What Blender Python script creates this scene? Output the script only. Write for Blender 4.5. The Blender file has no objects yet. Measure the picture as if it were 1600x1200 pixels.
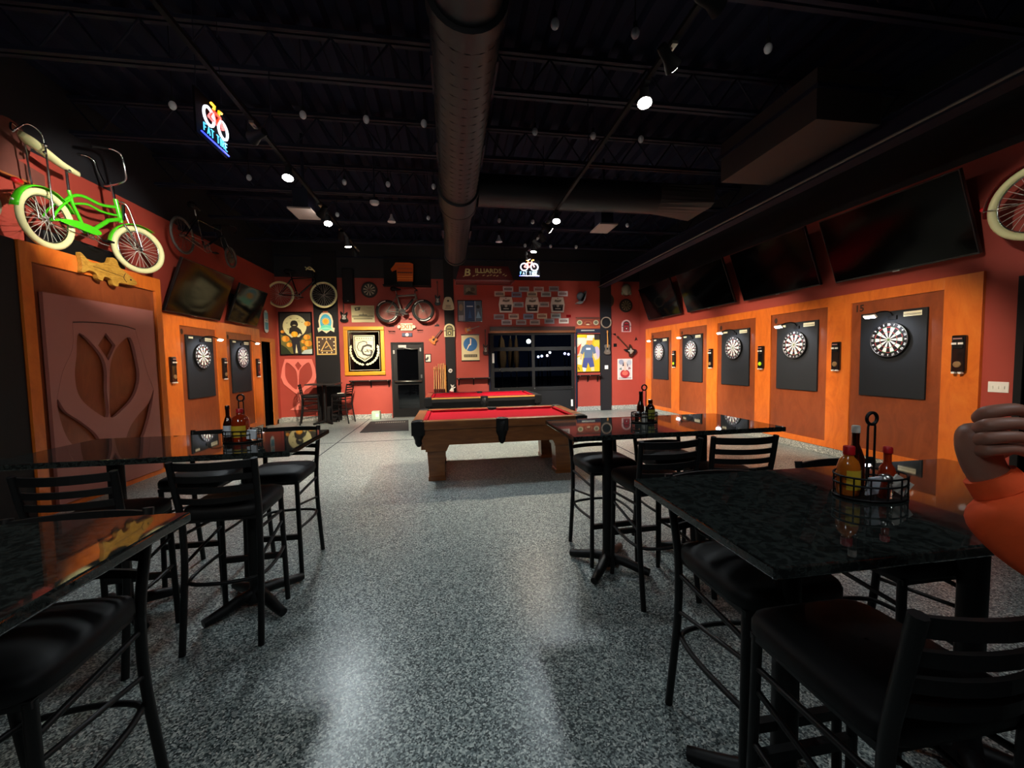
import bpy, bmesh, math, random
from mathutils import Matrix, Vector
random.seed(7)
PI = math.pi
scene = bpy.context.scene
COL = scene.collection

# ------------------------------------------------------------------ camera
def set_camera():
    yaw, pitch, roll, h = math.radians(8.75), math.radians(-3.21), math.radians(-1.02), 1.53
    fw = Vector((math.sin(yaw)*math.cos(pitch), math.cos(yaw)*math.cos(pitch), math.sin(pitch)))
    rt = Vector((math.cos(yaw), -math.sin(yaw), 0)); up = rt.cross(fw)
    c, s = math.cos(roll), math.sin(roll)
    r2 = c*rt + s*up; u2 = -s*rt + c*up
    cam = bpy.data.cameras.new('camera'); cam.sensor_width = 36; cam.lens = 36*620/1600
    cam.clip_start = 0.05; cam.clip_end = 200
    o = bpy.data.objects.new('camera', cam); COL.objects.link(o)
    m = Matrix.Identity(4)
    for i in range(3):
        m[i][0] = r2[i]; m[i][1] = u2[i]; m[i][2] = -fw[i]
    m.translation = Vector((0, 0, h)); o.matrix_world = m
    scene.camera = o
set_camera()

# ------------------------------------------------------------------ world, exposure
w = bpy.data.worlds.new('night'); scene.world = w; w.use_nodes = True
bg = w.node_tree.nodes['Background']
bg.inputs[0].default_value = (0.10, 0.15, 0.32, 1); bg.inputs[1].default_value = 0.03
vs = scene.view_settings
vs.view_transform = 'Standard'; vs.look = 'None'; vs.gamma = 1.0; vs.exposure = 0.0
vs.use_curve_mapping = False

# ------------------------------------------------------------------ lights of the room and added fills (ceiling spots; the lamps themselves are built below)
def aim(o, target):
    d = Vector(target) - o.location
    o.rotation_euler = d.to_track_quat('-Z', 'Y').to_euler()
def spot(name, loc, target, watts, angle, color=(1, 1, 1), blend=0.6, size=0.04, parent=None):
    l = bpy.data.lights.new(name, 'SPOT'); l.energy = watts; l.color = color
    l.spot_size = math.radians(angle); l.spot_blend = blend; l.shadow_soft_size = size
    o = bpy.data.objects.new(name, l); COL.objects.link(o); o.location = loc; aim(o, target)
    return o
WARM = (1.0, 0.83, 0.63); COOL = (0.85, 0.95, 1.0); NEUT = (1.0, 0.93, 0.82)
TRACK_Z = 3.6
# name, location of the head, aim point, watts, cone, colour
HEADS = [
 # lit heads that look towards the camera end of the room
 ('left', (-1.70, 4.77), (-1.5, 3.4, 0.0), 80, 90, COOL),
 ('left', (-1.70, 6.21), (-1.2, 4.6, 0.0), 180, 90, COOL),
 ('left', (-1.70, 7.35), (-1.4, 7.8, 0.0), 1000, 100, NEUT),
 ('right', (1.59, 3.09), (1.1, 2.0, 0.0), 60, 90, COOL),
 ('right', (1.59, 5.77), (1.1, 4.4, 0.0), 170, 90, COOL),
 ('right', (1.59, 7.38), (1.3, 7.2, 0.0), 950, 110, WARM),
 # heads turned to the walls, backs to the camera
 ('left', (-1.70, 4.02), (-4.2, 5.7, 3.3), 520, 42, NEUT),
 ('left', (-1.70, 5.90), (-4.5, 8.7, 1.0), 680, 50, WARM),
 ('left', (-1.70, 6.90), (-3.3, 11.5, 1.2), 1500, 46, WARM),
 ('left', (-1.70, 7.85), (-1.0, 11.5, 1.1), 1200, 58, WARM),  # unseen head, added to wash the wall around the door
 ('right', (1.59, 2.70), (5.7, 4.75, 0.85), 800, 42, WARM),
 ('right', (1.59, 2.23), (5.5, 3.0, 2.95), 190, 18, NEUT),
 ('right', (1.59, 6.20), (5.7, 6.9, 0.85), 1000, 50, WARM),
 ('right', (1.59, 6.65), (4.5, 11.5, 1.0), 1150, 44, COOL),
 ('right', (1.59, 7.90), (3.3, 9.6, 0.0), 1300, 100, NEUT),  # unseen head, added to brighten the far floor
 ('right', (1.59, 7.05), (5.7, 9.7, 0.9), 1050, 52, WARM),  # unseen head, added to wash the far dart bays
 ('right', (1.59, 7.75), (2.5, 11.5, 2.9), 260, 44, NEUT),  # weak unseen head, added to lift the licence plates
 # unseen heads added behind the camera as soft fill for the foreground
 ('left', (-1.70, -0.60), (-0.6, 2.2, 0.0), 60, 110, COOL),
 ('right', (1.59, -0.60), (0.9, 2.2, 0.3), 60, 110, COOL),
 ('left', (-1.70, -2.40), (-3.6, 5.0, 1.2), 150, 90, NEUT),
]
# ------------------------------------------------------------------ materials
def lin(c):
    if isinstance(c, str):
        c = c.lstrip('#'); c = [int(c[i:i+2], 16)/255 for i in (0, 2, 4)]
        return tuple(((x+0.055)/1.055)**2.4 if x > 0.04045 else x/12.92 for x in c)
    return tuple(c)
MATS = {}
def mat(name, col, rough=0.5, metal=0.0, spec=0.5, noise=0.0, nscale=30.0, bump=0.0, trans=0.0, emit=None, estr=0.0, coat=0.0, alpha=None):
    if name in MATS: return MATS[name]
    m = bpy.data.materials.new(name); m.use_nodes = True
    nt = m.node_tree; b = nt.nodes['Principled BSDF']; c = lin(col)
    b.inputs['Base Color'].default_value = (*c, 1); b.inputs['Roughness'].default_value = rough
    b.inputs['Metallic'].default_value = metal; b.inputs['Specular IOR Level'].default_value = spec
    b.inputs['Transmission Weight'].default_value = trans; b.inputs['Coat Weight'].default_value = coat
    if emit is not None:
        b.inputs['Emission Color'].default_value = (*lin(emit), 1); b.inputs['Emission Strength'].default_value = estr
    if noise or bump:
        tc = nt.nodes.new('ShaderNodeTexCoord'); n = nt.nodes.new('ShaderNodeTexNoise')
        n.inputs['Scale'].default_value = nscale; n.inputs['Detail'].default_value = 4
        nt.links.new(tc.outputs['Object'], n.inputs['Vector'])
        if noise:
            mx = nt.nodes.new('ShaderNodeMix'); mx.data_type = 'RGBA'
            mx.inputs['A'].default_value = (*[x*(1-noise) for x in c], 1); mx.inputs['B'].default_value = (*[min(1, x*(1+noise)) for x in c], 1)
            nt.links.new(n.outputs['Fac'], mx.inputs['Factor']); nt.links.new(mx.outputs['Result'], b.inputs['Base Color'])
        if bump:
            bp = nt.nodes.new('ShaderNodeBump'); bp.inputs['Strength'].default_value = bump; bp.inputs['Distance'].default_value = 0.01
            nt.links.new(n.outputs['Fac'], bp.inputs['Height']); nt.links.new(bp.outputs['Normal'], b.inputs['Normal'])
    MATS[name] = m; return m

def ramp_mat(name, stops, tex, vec_scale=(1, 1, 1), rough=0.4, bump=0.0, spec=0.5, coat=0.0, randomize=0.0, bump_tex=True):
    """colour ramp over a procedural texture in object space. tex: function(nt) -> (node, output name)"""
    m = bpy.data.materials.new(name); m.use_nodes = True; nt = m.node_tree; b = nt.nodes['Principled BSDF']
    tc = nt.nodes.new('ShaderNodeTexCoord'); mp = nt.nodes.new('ShaderNodeMapping'); mp.inputs['Scale'].default_value = vec_scale
    nt.links.new(tc.outputs['Object'], mp.inputs['Vector'])
    node, out = tex(nt, mp.outputs['Vector'])
    rp = nt.nodes.new('ShaderNodeValToRGB'); el = rp.color_ramp.elements
    while len(el) < len(stops): el.new(0.5)
    for e, (p, c) in zip(el, stops): e.position = p; e.color = (*lin(c), 1)
    nt.links.new(node.outputs[out], rp.inputs['Fac']); nt.links.new(rp.outputs['Color'], b.inputs['Base Color'])
    b.inputs['Roughness'].default_value = rough; b.inputs['Specular IOR Level'].default_value = spec; b.inputs['Coat Weight'].default_value = coat
    if bump:
        bp = nt.nodes.new('ShaderNodeBump'); bp.inputs['Strength'].default_value = bump; bp.inputs['Distance'].default_value = 0.004
        nt.links.new(node.outputs[out], bp.inputs['Height']); nt.links.new(bp.outputs['Normal'], b.inputs['Normal'])
    MATS[name] = m; return m
def t_noise(scale, detail=6, dist=0.0, rough=0.6):
    def f(nt, v):
        n = nt.nodes.new('ShaderNodeTexNoise'); n.inputs['Scale'].default_value = scale; n.inputs['Detail'].default_value = detail
        n.inputs['Distortion'].default_value = dist; n.inputs['Roughness'].default_value = rough
        nt.links.new(v, n.inputs['Vector']); return n, 'Fac'
    return f
def t_voro(scale, feature='F1', out='Color'):
    def f(nt, v):
        n = nt.nodes.new('ShaderNodeTexVoronoi'); n.inputs['Scale'].default_value = scale; n.feature = feature
        nt.links.new(v, n.inputs['Vector'])
        if out == 'Color':
            s = nt.nodes.new('ShaderNodeSeparateColor'); nt.links.new(n.outputs['Color'], s.inputs[0]); return s, 0
        return n, out
    return f
M_floor = ramp_mat('flake_epoxy_floor', [(0.0, '#232d2e'), (0.25, '#414c4d'), (0.5, '#788483'), (0.75, '#98a29f'), (1.0, '#cdd3cd')], t_voro(140), rough=0.30, bump=0.55, spec=0.4)
M_cove = ramp_mat('flake_epoxy_cove', [(0.0, '#55595a'), (0.5, '#8f9490'), (1.0, '#d0d0c6')], t_voro(95), rough=0.4)
M_granite = ramp_mat('dark_granite', [(0.3, '#111312'), (0.48, '#1a1d1c'), (0.56, '#2c312f'), (0.62, '#1e2220'), (0.72, '#3a413e'), (0.85, '#6a706a')], t_noise(42, 7, 0.8, 0.65), rough=0.03, spec=0.5)
M_oak = ramp_mat('orange_plywood', [(0.2, '#b9561b'), (0.5, '#d66d24'), (0.8, '#e48131')], t_noise(2.2, 8, 1.6, 0.65), vec_scale=(2.2, 2.2, 0.8), rough=0.32, spec=0.5, coat=0.15)
M_oakdark = ramp_mat('brown_plywood', [(0.2, '#713419'), (0.5, '#874120'), (0.8, '#974d29')], t_noise(2.6, 8, 1.4, 0.65), vec_scale=(2.2, 2.2, 0.8), rough=0.35, coat=0.1)
M_pooloak = ramp_mat('pool_table_oak', [(0.2, '#5a3013'), (0.5, '#7c4820'), (0.8, '#946030')], t_noise(4, 8, 0.8), vec_scale=(0.6, 4, 4), rough=0.35, coat=0.2)
M_fish = ramp_mat('carved_pine', [(0.2, '#7a5416'), (0.5, '#b8862c'), (0.8, '#d3a64a')], t_noise(7, 6, 2.0), vec_scale=(1, 4, 4), rough=0.6)
def red_wall(name, zsplit):
    m = bpy.data.materials.new(name); m.use_nodes = True; nt = m.node_tree; b = nt.nodes['Principled BSDF']
    tc = nt.nodes.new('ShaderNodeTexCoord'); sp = nt.nodes.new('ShaderNodeSeparateXYZ'); nt.links.new(tc.outputs['Object'], sp.inputs[0])
    gt = nt.nodes.new('ShaderNodeMath'); gt.operation = 'GREATER_THAN'; gt.inputs[1].default_value = zsplit; nt.links.new(sp.outputs['Z'], gt.inputs[0])
    n = nt.nodes.new('ShaderNodeTexNoise'); n.inputs['Scale'].default_value = 3; nt.links.new(tc.outputs['Object'], n.inputs['Vector'])
    a = nt.nodes.new('ShaderNodeMix'); a.data_type = 'RGBA'; a.inputs['A'].default_value = (*lin('#993a2e'), 1); a.inputs['B'].default_value = (*lin('#a84335'), 1)
    nt.links.new(n.outputs['Fac'], a.inputs['Factor'])
    c = nt.nodes.new('ShaderNodeMix'); c.data_type = 'RGBA'; c.inputs['B'].default_value = (0.010, 0.010, 0.013, 1)
    nt.links.new(gt.outputs[0], c.inputs['Factor']); nt.links.new(a.outputs['Result'], c.inputs['A']); nt.links.new(c.outputs['Result'], b.inputs['Base Color'])
    b.inputs['Roughness'].default_value = 0.55
    return m
M_wall = red_wall('red_wall_paint', 3.97); M_wallfar = red_wall('red_wall_paint_under_black', 3.90); M_wallright = red_wall('red_wall_paint_low', 3.66)
M_black = mat('black_powder_coat', '#0a0a0b', 0.5, spec=0.3)
M_vinyl = mat('black_vinyl', '#08080a', 0.6, spec=0.25, noise=0.2, nscale=60)
M_blackwall = mat('black_paint', '#131315', 0.65, spec=.3)
M_charcoal = mat('charcoal_paint', '#1c1c20', 0.6, spec=.3)
M_ceil = mat('ceiling_black_glare_tint', '#0b1026', 0.85, spec=.2)  # blue camera glare put into the black ceiling colour
M_steel = mat('dark_steel_glare_tint', '#0d1126', 0.65, spec=.3)  # same blue glare tinted into the steel of the joists
M_duct = mat('dark_duct_metal', '#191a20', 0.5, metal=0.2, noise=0.12, nscale=6)
M_ductbox = mat('duct_box_sheet', '#2a2222', 0.6)
M_chrome = mat('chrome', '#d8d8d8', 0.12, metal=1.0)
M_spoke = mat('spoke_steel', '#d8d6ca', 0.35, metal=0.35)
M_alu = mat('brushed_aluminium', '#a9a9a4', 0.3, metal=1.0)
M_white = mat('white_plastic', '#e8e6de', 0.45)
M_cream = mat('cream_rubber', '#e2dfa6', 0.6)
M_tyre = mat('black_rubber', '#121212', 0.7)
M_green = mat('lime_green_enamel', '#4fd41f', 0.2, coat=0.6)
M_redlens = mat('red_reflector', '#c9141c', 0.2, coat=0.5)
M_redenamel = mat('red_enamel', '#7d0d12', 0.2, coat=0.6)
M_blackenamel = mat('black_enamel', '#101013', 0.2, coat=0.4)
M_greyenamel = mat('silver_grey_enamel', '#6b655d', 0.35, metal=0.3)
M_pink = mat('pink_painted_board', '#a8685e', 0.5)
M_pinkwall = mat('salmon_wall_emblem', '#ea7f70', 0.5)
M_glassdark = mat('dark_glass', '#06070a', 0.03, spec=0.6)
M_screen = mat('tv_screen', '#030304', 0.10, spec=0.09)
M_tvframe = mat('tv_bezel', '#0a0a0b', 0.35)
M_backboard = mat('black_foam_backboard', '#10151b', 0.75)
M_cloth = mat('red_billiard_cloth', '#960d1f', 0.95, spec=0.08, noise=0.06, nscale=200)
M_tanrail = mat('tan_rail_cap', '#c98b45', 0.35)
M_gold = mat('gold_frame', '#c98a1e', 0.35, metal=0.25)
M_mirror = mat('mirror_glass', '#8a8478', 0.04, metal=1.0)
M_guitar = mat('amber_guitar_wood', '#c9741f', 0.3, coat=0.4)
M_darkwood = mat('dark_brown_wood', '#3a1d12', 0.4, noise=0.2, nscale=12)
M_cue = mat('maple_cue', '#e0b678', 0.3)
M_skin = mat('skin', '#9a6a58', 0.5, noise=0.08, nscale=25)
M_hoodie = mat('orange_sweatshirt', '#f0561f', 0.85, noise=0.1, nscale=40, bump=0.15)
M_trousers = mat('dark_denim', '#1c2233', 0.85)
M_hair = mat('dark_hair', '#1d130d', 0.6)
M_bulbwhite = mat('frosted_bulb', '#b9bcc4', 0.35)
M_lit = mat('lit_lamp_face', '#ffffff', 0.3, emit='#fff6e6', estr=60)
M_led = mat('lit_led_strip', '#ffffff', 0.3, emit='#eef2ff', estr=25)
M_doortrim = mat('door_trim_wood', '#a8602a', 0.4, noise=0.12, nscale=9)
def glassy(name, col, rough=0.03, ior=1.45):
    m = mat(name, col, rough, trans=1.0); m.node_tree.nodes['Principled BSDF'].inputs['IOR'].default_value = ior; return m
M_glass = glassy('clear_glass', '#f4f6f4')
M_amber = mat('hot_sauce', '#8d2a0c', 0.12, coat=0.5)
M_amber2 = mat('pepper_sauce', '#b5611a', 0.12, coat=0.5)
M_brownglass = mat('brown_bottle', '#2a0f06', 0.1, coat=0.5)
M_redcap = mat('red_cap', '#b3121c', 0.4)
M_pane = glassy('window_pane', '#9aa0a6', 0.0, 1.05)
def print_mat():
    m = bpy.data.materials.new('print_colours'); m.use_nodes = True; nt = m.node_tree; b = nt.nodes['Principled BSDF']
    a = nt.nodes.new('ShaderNodeVertexColor'); a.layer_name = 'Ink'
    nt.links.new(a.outputs['Color'], b.inputs['Base Color']); b.inputs['Roughness'].default_value = 0.45
    return m
M_print = print_mat()

# ------------------------------------------------------------------ geometry helpers
class G:
    def __init__(s): s.v = []; s.f = []; s.sm = []; s.col = []
    def add(s, vs, fs, smooth=False, col=None):
        n = len(s.v); s.v += [tuple(v) for v in vs]; s.f += [tuple(i+n for i in f) for f in fs]
        s.sm += [smooth]*len(fs); s.col += [col]*len(fs); return s
    def box(s, c, d, rz=0.0, col=None):
        x, y, z = [q/2 for q in d]; vs = [(-x,-y,-z),(x,-y,-z),(x,y,-z),(-x,y,-z),(-x,-y,z),(x,-y,z),(x,y,z),(-x,y,z)]
        if rz:
            cs, sn = math.cos(rz), math.sin(rz); vs = [(a*cs-b*sn, a*sn+b*cs, e) for a, b, e in vs]
        vs = [(a+c[0], b+c[1], e+c[2]) for a, b, e in vs]
        return s.add(vs, [(0,3,2,1),(4,5,6,7),(0,1,5,4),(1,2,6,5),(2,3,7,6),(3,0,4,7)], False, col)
    def bx(s, x0, x1, y0, y1, z0, z1, col=None): return s.box(((x0+x1)/2,(y0+y1)/2,(z0+z1)/2), (x1-x0,y1-y0,z1-z0), 0, col)
    def tube(s, pts, r, n=10, closed=False, caps=True, col=None):
        P = [Vector(p) for p in pts]; m = len(P); rr = r if isinstance(r, (list, tuple)) else [r]*m
        T = []
        for i in range(m):
            if closed: t = P[(i+1) % m]-P[i-1]
            else: t = P[min(i+1, m-1)]-P[max(i-1, 0)]
            T.append(t.normalized() if t.length > 1e-9 else Vector((0,0,1)))
        ref = Vector((0,0,1)) if abs(T[0].z) < 0.9 else Vector((0,1,0))
        N = T[0].cross(ref).normalized(); vs = []
        for i in range(m):
            N = (N - T[i]*N.dot(T[i])); N = N.normalized() if N.length > 1e-6 else T[i].orthogonal().normalized()
            B = T[i].cross(N)
            for k in range(n):
                a = 2*PI*(k+0.5)/n; vs.append(P[i]+rr[i]*(math.cos(a)*N+math.sin(a)*B))
        fs = []
        for i in range(m if closed else m-1):
            j = (i+1) % m
            for k in range(n): fs.append((i*n+k, i*n+(k+1) % n, j*n+(k+1) % n, j*n+k))
        s.add(vs, fs, n > 4, col)
        if caps and not closed:
            s.add(vs[:n], [tuple(range(n))[::-1]], False, col); s.add(vs[-n:], [tuple(range(n))], False, col)
        return s
    def cyl(s, p0, p1, r, r1=None, n=14, col=None): return s.tube([p0, p1], [r, r if r1 is None else r1], n, col=col)
    def torus(s, c, R, r, axis='y', n=32, k=8, a0=0.0, a1=2*PI, col=None):
        full = abs(a1-a0-2*PI) < 1e-6; pts = []
        for i in range(n if full else n+1):
            a = a0+(a1-a0)*i/n; u, w = R*math.cos(a), R*math.sin(a)
            pts.append((c[0]+u, c[1], c[2]+w) if axis == 'y' else (c[0]+u, c[1]+w, c[2]) if axis == 'z' else (c[0], c[1]+u, c[2]+w))
        return s.tube(pts, r, k, closed=full, col=col)
    def lathe(s, prof, c=(0,0,0), n=16, col=None, axis='z'):
        vs = []; fs = []
        for r, z in prof:
            for k in range(n):
                a = 2*PI*k/n; p = (r*math.cos(a), r*math.sin(a), z)
                if axis == 'y': p = (p[0], -p[2], p[1])
                vs.append((p[0]+c[0], p[1]+c[1], p[2]+c[2]))
        for i in range(len(prof)-1):
            for k in range(n): fs.append((i*n+k, i*n+(k+1) % n, (i+1)*n+(k+1) % n, (i+1)*n+k))
        s.add(vs, fs, True, col)
        s.add(vs[:n], [tuple(range(n))[::-1]], False, col); s.add(vs[-n:], [tuple(range(n))], False, col); return s
    def prism(s, pts, y0, y1, col=None):
        """outline in x,z extruded from y0 (front) to y1"""
        n = len(pts); vs = [(x, y0, z) for x, z in pts]+[(x, y1, z) for x, z in pts]
        fs = [tuple(range(n)), tuple(range(2*n-1, n-1, -1))]+[(i, i+n, (i+1) % n+n, (i+1) % n) for i in range(n)]
        return s.add(vs, fs, False, col)
    def prismz(s, pts, z0, z1, col=None):
        n = len(pts); vs = [(x, y, z0) for x, y in pts]+[(x, y, z1) for x, y in pts]
        fs = [tuple(range(n))[::-1], tuple(range(n, 2*n))]+[(i, (i+1) % n, (i+1) % n+n, i+n) for i in range(n)]
        return s.add(vs, fs, False, col)
    def flat(s, pts, y, col=None): return s.add([(x, y, z) for x, z in pts], [tuple(range(len(pts)))], False, col)
    def sphere(s, c, r, n=12, m=8, sc=(1,1,1), col=None):
        prof = [(max(1e-4, math.sin(PI*i/m)), -math.cos(PI*i/m)) for i in range(m+1)]
        vs = []; fs = []
        for a, z in prof:
            for k in range(n): t = 2*PI*k/n; vs.append((c[0]+r*sc[0]*a*math.cos(t), c[1]+r*sc[1]*a*math.sin(t), c[2]+r*sc[2]*z))
        for i in range(m):
            for k in range(n): fs.append((i*n+k, i*n+(k+1) % n, (i+1)*n+(k+1) % n, (i+1)*n+k))
        return s.add(vs, fs, True, col)
    def mesh(s, name):
        me = bpy.data.meshes.new(name); me.from_pydata(s.v, [], s.f); me.polygons.foreach_set('use_smooth', s.sm)
        if any(c is not None for c in s.col):
            at = me.color_attributes.new('Ink', 'FLOAT_COLOR', 'CORNER'); buf = []
            for c, f in zip(s.col, s.f):
                q = (*lin(c if c is not None else '#808080'), 1.0); buf += list(q)*len(f)
            at.data.foreach_set('color', buf)
        me.validate(); me.update(); return me
def obj(name, g, m, parent=None, loc=(0,0,0), rot=(0,0,0), bevel=0.0, seg=2):
    me = g.mesh(name) if isinstance(g, G) else g
    if m is not None and not me.materials: me.materials.append(m)
    o = bpy.data.objects.new(name, me); COL.objects.link(o); o.location = loc; o.rotation_euler = rot
    if parent is not None: o.parent = parent
    if bevel:
        b = o.modifiers.new('bevel', 'BEVEL'); b.width = bevel; b.segments = seg; b.limit_method = 'ANGLE'
    return o
def tag(o, label, cat, group=None, kind=None):
    o['label'] = label; o['category'] = cat
    if group: o['group'] = group
    if kind: o['kind'] = kind
    return o
def thing(name, label, cat, loc=(0,0,0), rz=0.0, group=None):
    o = bpy.data.objects.new(name, None); COL.objects.link(o); o.location = loc; o.rotation_euler = (0,0,rz); o.empty_display_size = 0.1
    return tag(o, label, cat, group)
def struct(name, g, m, parent=None, **k):
    o = obj(name, g, m, parent, **k)
    if parent is None: o['kind'] = 'structure'
    return o
def structroot(name, loc=(0,0,0), rz=0.0):
    o = bpy.data.objects.new(name, None); COL.objects.link(o); o.location = loc; o.rotation_euler = (0,0,rz); o['kind'] = 'structure'; return o
def dup(root, loc, rz=None, label=None, group=None):
    r = root.copy(); COL.objects.link(r); r.location = loc
    if rz is not None: r.rotation_euler = (0,0,rz)
    if label: r['label'] = label
    if group: r['group'] = group
    for ch in list(root.children):
        c = ch.copy(); COL.objects.link(c); c.parent = r
        for g in list(ch.children):
            d = g.copy(); COL.objects.link(d); d.parent = c
    return r
def circ(cx, cz, r, n=24, rz=None, a0=0.0): return [(cx+r*math.cos(a0+2*PI*i/n), cz+(rz or r)*math.sin(a0+2*PI*i/n)) for i in range(n)]
def rect(x0, z0, x1, z1): return [(x0,z0),(x1,z0),(x1,z1),(x0,z1)]
def smooth_path(pts, k=6, closed=False):
    P = [Vector(p) for p in pts]; n = len(P); out = []
    for i in range(n if closed else n-1):
        g = lambda j: P[j % n] if closed else P[max(0, min(n-1, j))]
        a, b, c, d = g(i-1), g(i), g(i+1), g(i+2)
        for s in range(k):
            t = s/k; out.append(0.5*((2*b)+(c-a)*t+(2*a-5*b+4*c-d)*t*t+(3*b-a-3*c+d)*t**3))
    if not closed: out.append(P[-1])
    return [tuple(p) for p in out]
def sm2(pts, k=5, closed=True): return [(p[0], p[1]) for p in smooth_path([(a, b, 0) for a, b in pts], k, closed)]
def text_geo(txt, size, bold=0.0, align='CENTER', shear=0.0):
    cu = bpy.data.curves.new('lettering', 'FONT'); cu.body = txt; cu.size = size; cu.align_x = align; cu.align_y = 'CENTER'; cu.offset = bold; cu.shear = shear; cu.resolution_u = 2
    o = bpy.data.objects.new('lettering', cu); COL.objects.link(o); bpy.context.view_layer.update()
    me = bpy.data.meshes.new_from_object(o); vs = [tuple(v.co) for v in me.vertices]; fs = [tuple(p.vertices) for p in me.polygons]
    bpy.data.objects.remove(o); bpy.data.curves.remove(cu); bpy.data.meshes.remove(me)
    return vs, fs
TEXT_CACHE = {}
def add_text(g, txt, size, x, z, y, col=None, bold=0.0, sx=1.0, shear=0.0, rot=0.0):
    key = (txt, size, bold, shear)
    if key not in TEXT_CACHE: TEXT_CACHE[key] = text_geo(txt, size, bold, shear=shear)
    vs, fs = TEXT_CACHE[key]; c, s = math.cos(rot), math.sin(rot)
    g.add([(x+(a*sx)*c-b*s, y, z+(a*sx)*s+b*c) for a, b, _ in vs], fs, False, col)
def art(name, parent, shapes, y0=0.0, step=0.0007):
    """flat coloured print: polygons in x,z, each layer a hair in front of the last"""
    g = G(); y = y0
    for sh in shapes:
        y -= step
        if sh[0] == 'T': _, txt, size, x, z, col = sh[:6]; add_text(g, txt, size, x, z, y, col, *sh[6:])
        else: g.flat(sh[0], y, sh[1])
    return obj(name, g, M_print, parent)
# ================================================================== the room
XL, XR, YB, YF, ZC = -4.57, 5.77, 11.54, -3.6, 4.95
struct('floor', G().bx(XL-.2, XR+.2, YF-.2, YB+.2, -.1, 0), M_floor)
# floor joint lines
for i, (a, b) in enumerate([((-2.21, 5.0), (-2.28, YB)), ((2.9, 3.2), (2.9, YB)), ((XL, 8.15), (XR, 8.15))]):
    d = Vector((b[0]-a[0], b[1]-a[1], 0)); L = d.length
    struct('trim_%d' % (10+i), G().box((0,0,0), (L, .018, .004)), M_steel, loc=((a[0]+b[0])/2, (a[1]+b[1])/2, .0005), rot=(0,0,math.atan2(d.y, d.x)))
# ceiling deck with ribs, joists below it
g = G(); x = XL; pts = []
k = 0
while x < XR:
    zz = ZC if k % 2 == 0 else ZC+.07
    pts += [(x, zz), (x+.11, zz)]; x += .15; k += 1
pts += [(XR+.2, ZC), (XR+.2, ZC+.2), (XL-.2, ZC+.2)]
g = G(); g.prism(pts, YF-.2, YB+.2)
ceil = struct('ceiling', g, M_ceil)
def joist_mesh():
    g = G(); L = XR-XL
    for z in (0, .42):
        g.box((L/2, -.035, z), (L, .045, .04)); g.box((L/2, .035, z), (L, .045, .04))
    n = 18
    for i in range(n):
        a, b = L*i/n, L*(i+.5)/n
        g.tube([(a, 0, .40), (b, 0, .02)], .011, 6); g.tube([(b, 0, .02), (L*(i+1)/n, 0, .40)], .011, 6)
    return g.mesh('joist')
jm = joist_mesh(); jm.materials.append(M_steel)
for i in range(9):
    obj('joist', jm, None, ceil, loc=(XL, 0.2+1.42*i, 4.46))
# walls
def far_wall():
    g = G(); y0, y1 = YB, YB+.2
    for x0, x1, z0, z1 in [(XL-.2, -1.64, 0, ZC), (-1.64, -.74, 2.13, ZC), (-.74, 1.15, 0, ZC), (1.15, 3.70, 2.55, ZC), (3.70, XR+.2, 0, ZC)]: g.bx(x0, x1, y0, y1, z0, z1)
    return g
struct('wall_back', far_wall(), M_wallfar)
g = G()
for a, b, z0, z1 in [(YF, 10.53, 0, ZC), (10.53, 11.06, 2.14, ZC), (11.06, YB, 0, ZC)]: g.bx(XL-.2, XL, a, b, z0, z1)
struct('wall_left', g, M_wall)
g = G()
for a, b, z0, z1 in [(YF, 2.2, 0, ZC), (2.2, 3.2, 2.25, ZC), (3.2, YB, 0, ZC)]: g.bx(XR, XR+.2, a, b, z0, z1)
struct('wall_right', g, M_wallright)
struct('wall_front', G().bx(XL-.2, XR+.2, YF-.2, YF, 0, ZC), M_blackwall)
struct('wall_partition', G().bx(XL, -4.22, -1.0, 4.69, 0, 2.83), M_blackwall, bevel=.01)
# cove base
for nm, a in (('baseboard_back', [(-4.57,-1.66,'b'), (-.72,1.1,'b'), (3.75,5.77,'b')]), ('baseboard_left', [(6.66,10.42,'l'), (11.2,11.53,'l')]), ('baseboard_right', [(3.3,11.53,'r')])):
    g = G()
    for s, e, k in a:
        if k == 'b': g.bx(s, e, YB-.022, YB, 0, .135)
        elif k == 'l': g.bx(XL, XL+.03, s, e, 0, .12)
        else: g.bx(XR-.03, XR, s, e, 0, .12)
    struct(nm, g, M_cove, bevel=.008)
# black pilasters on the back wall
for i, (a, b) in enumerate([(-3.62, -3.0), (-.135, .14), (4.50, 4.84)]):
    struct('trim_%d' % (3+i), G().bx(a, b, YB-.05, YB, .0, 4.6), M_blackwall if i != 2 else M_charcoal)
# ---- doors
d1 = structroot('door_1', (XL, 10.795, 0), PI/2)      # dark doorway in the left wall; local x = along wall, -y = into room
obj('door_leaf', G().bx(-.265, .265, .1, .14, 0, 2.14), M_glassdark, d1)  # dark sheet standing in for the unlit room behind the opening
g = G().bx(-.355, -.265, -.03, .1, 0, 2.23).bx(.265, .50, -.03, .1, 0, 2.23).bx(-.265, .265, -.03, .1, 2.14, 2.23)
obj('door_frame', g, M_doortrim, d1)
d3 = structroot('door_3', (XR, 2.7, 0), -PI/2)
obj('door_leaf', G().bx(-.5, .5, .08, .12, 0, 2.25), M_blackwall, d3)
obj('door_frame', G().bx(-.56, -.5, -.02, .08, 0, 2.31).bx(.5, .56, -.02, .08, 0, 2.31).bx(-.5, .5, -.02, .08, 2.25, 2.31), M_blackwall, d3)
d2 = structroot('door_2', (-1.19, YB, 0))
g = G().bx(-.45, -.40, -.03, .08, 0, 2.13).bx(.40, .45, -.03, .08, 0, 2.13).bx(-.40, .40, -.03, .08, 2.08, 2.13)
obj('door_frame', g, M_blackwall, d2)
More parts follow.
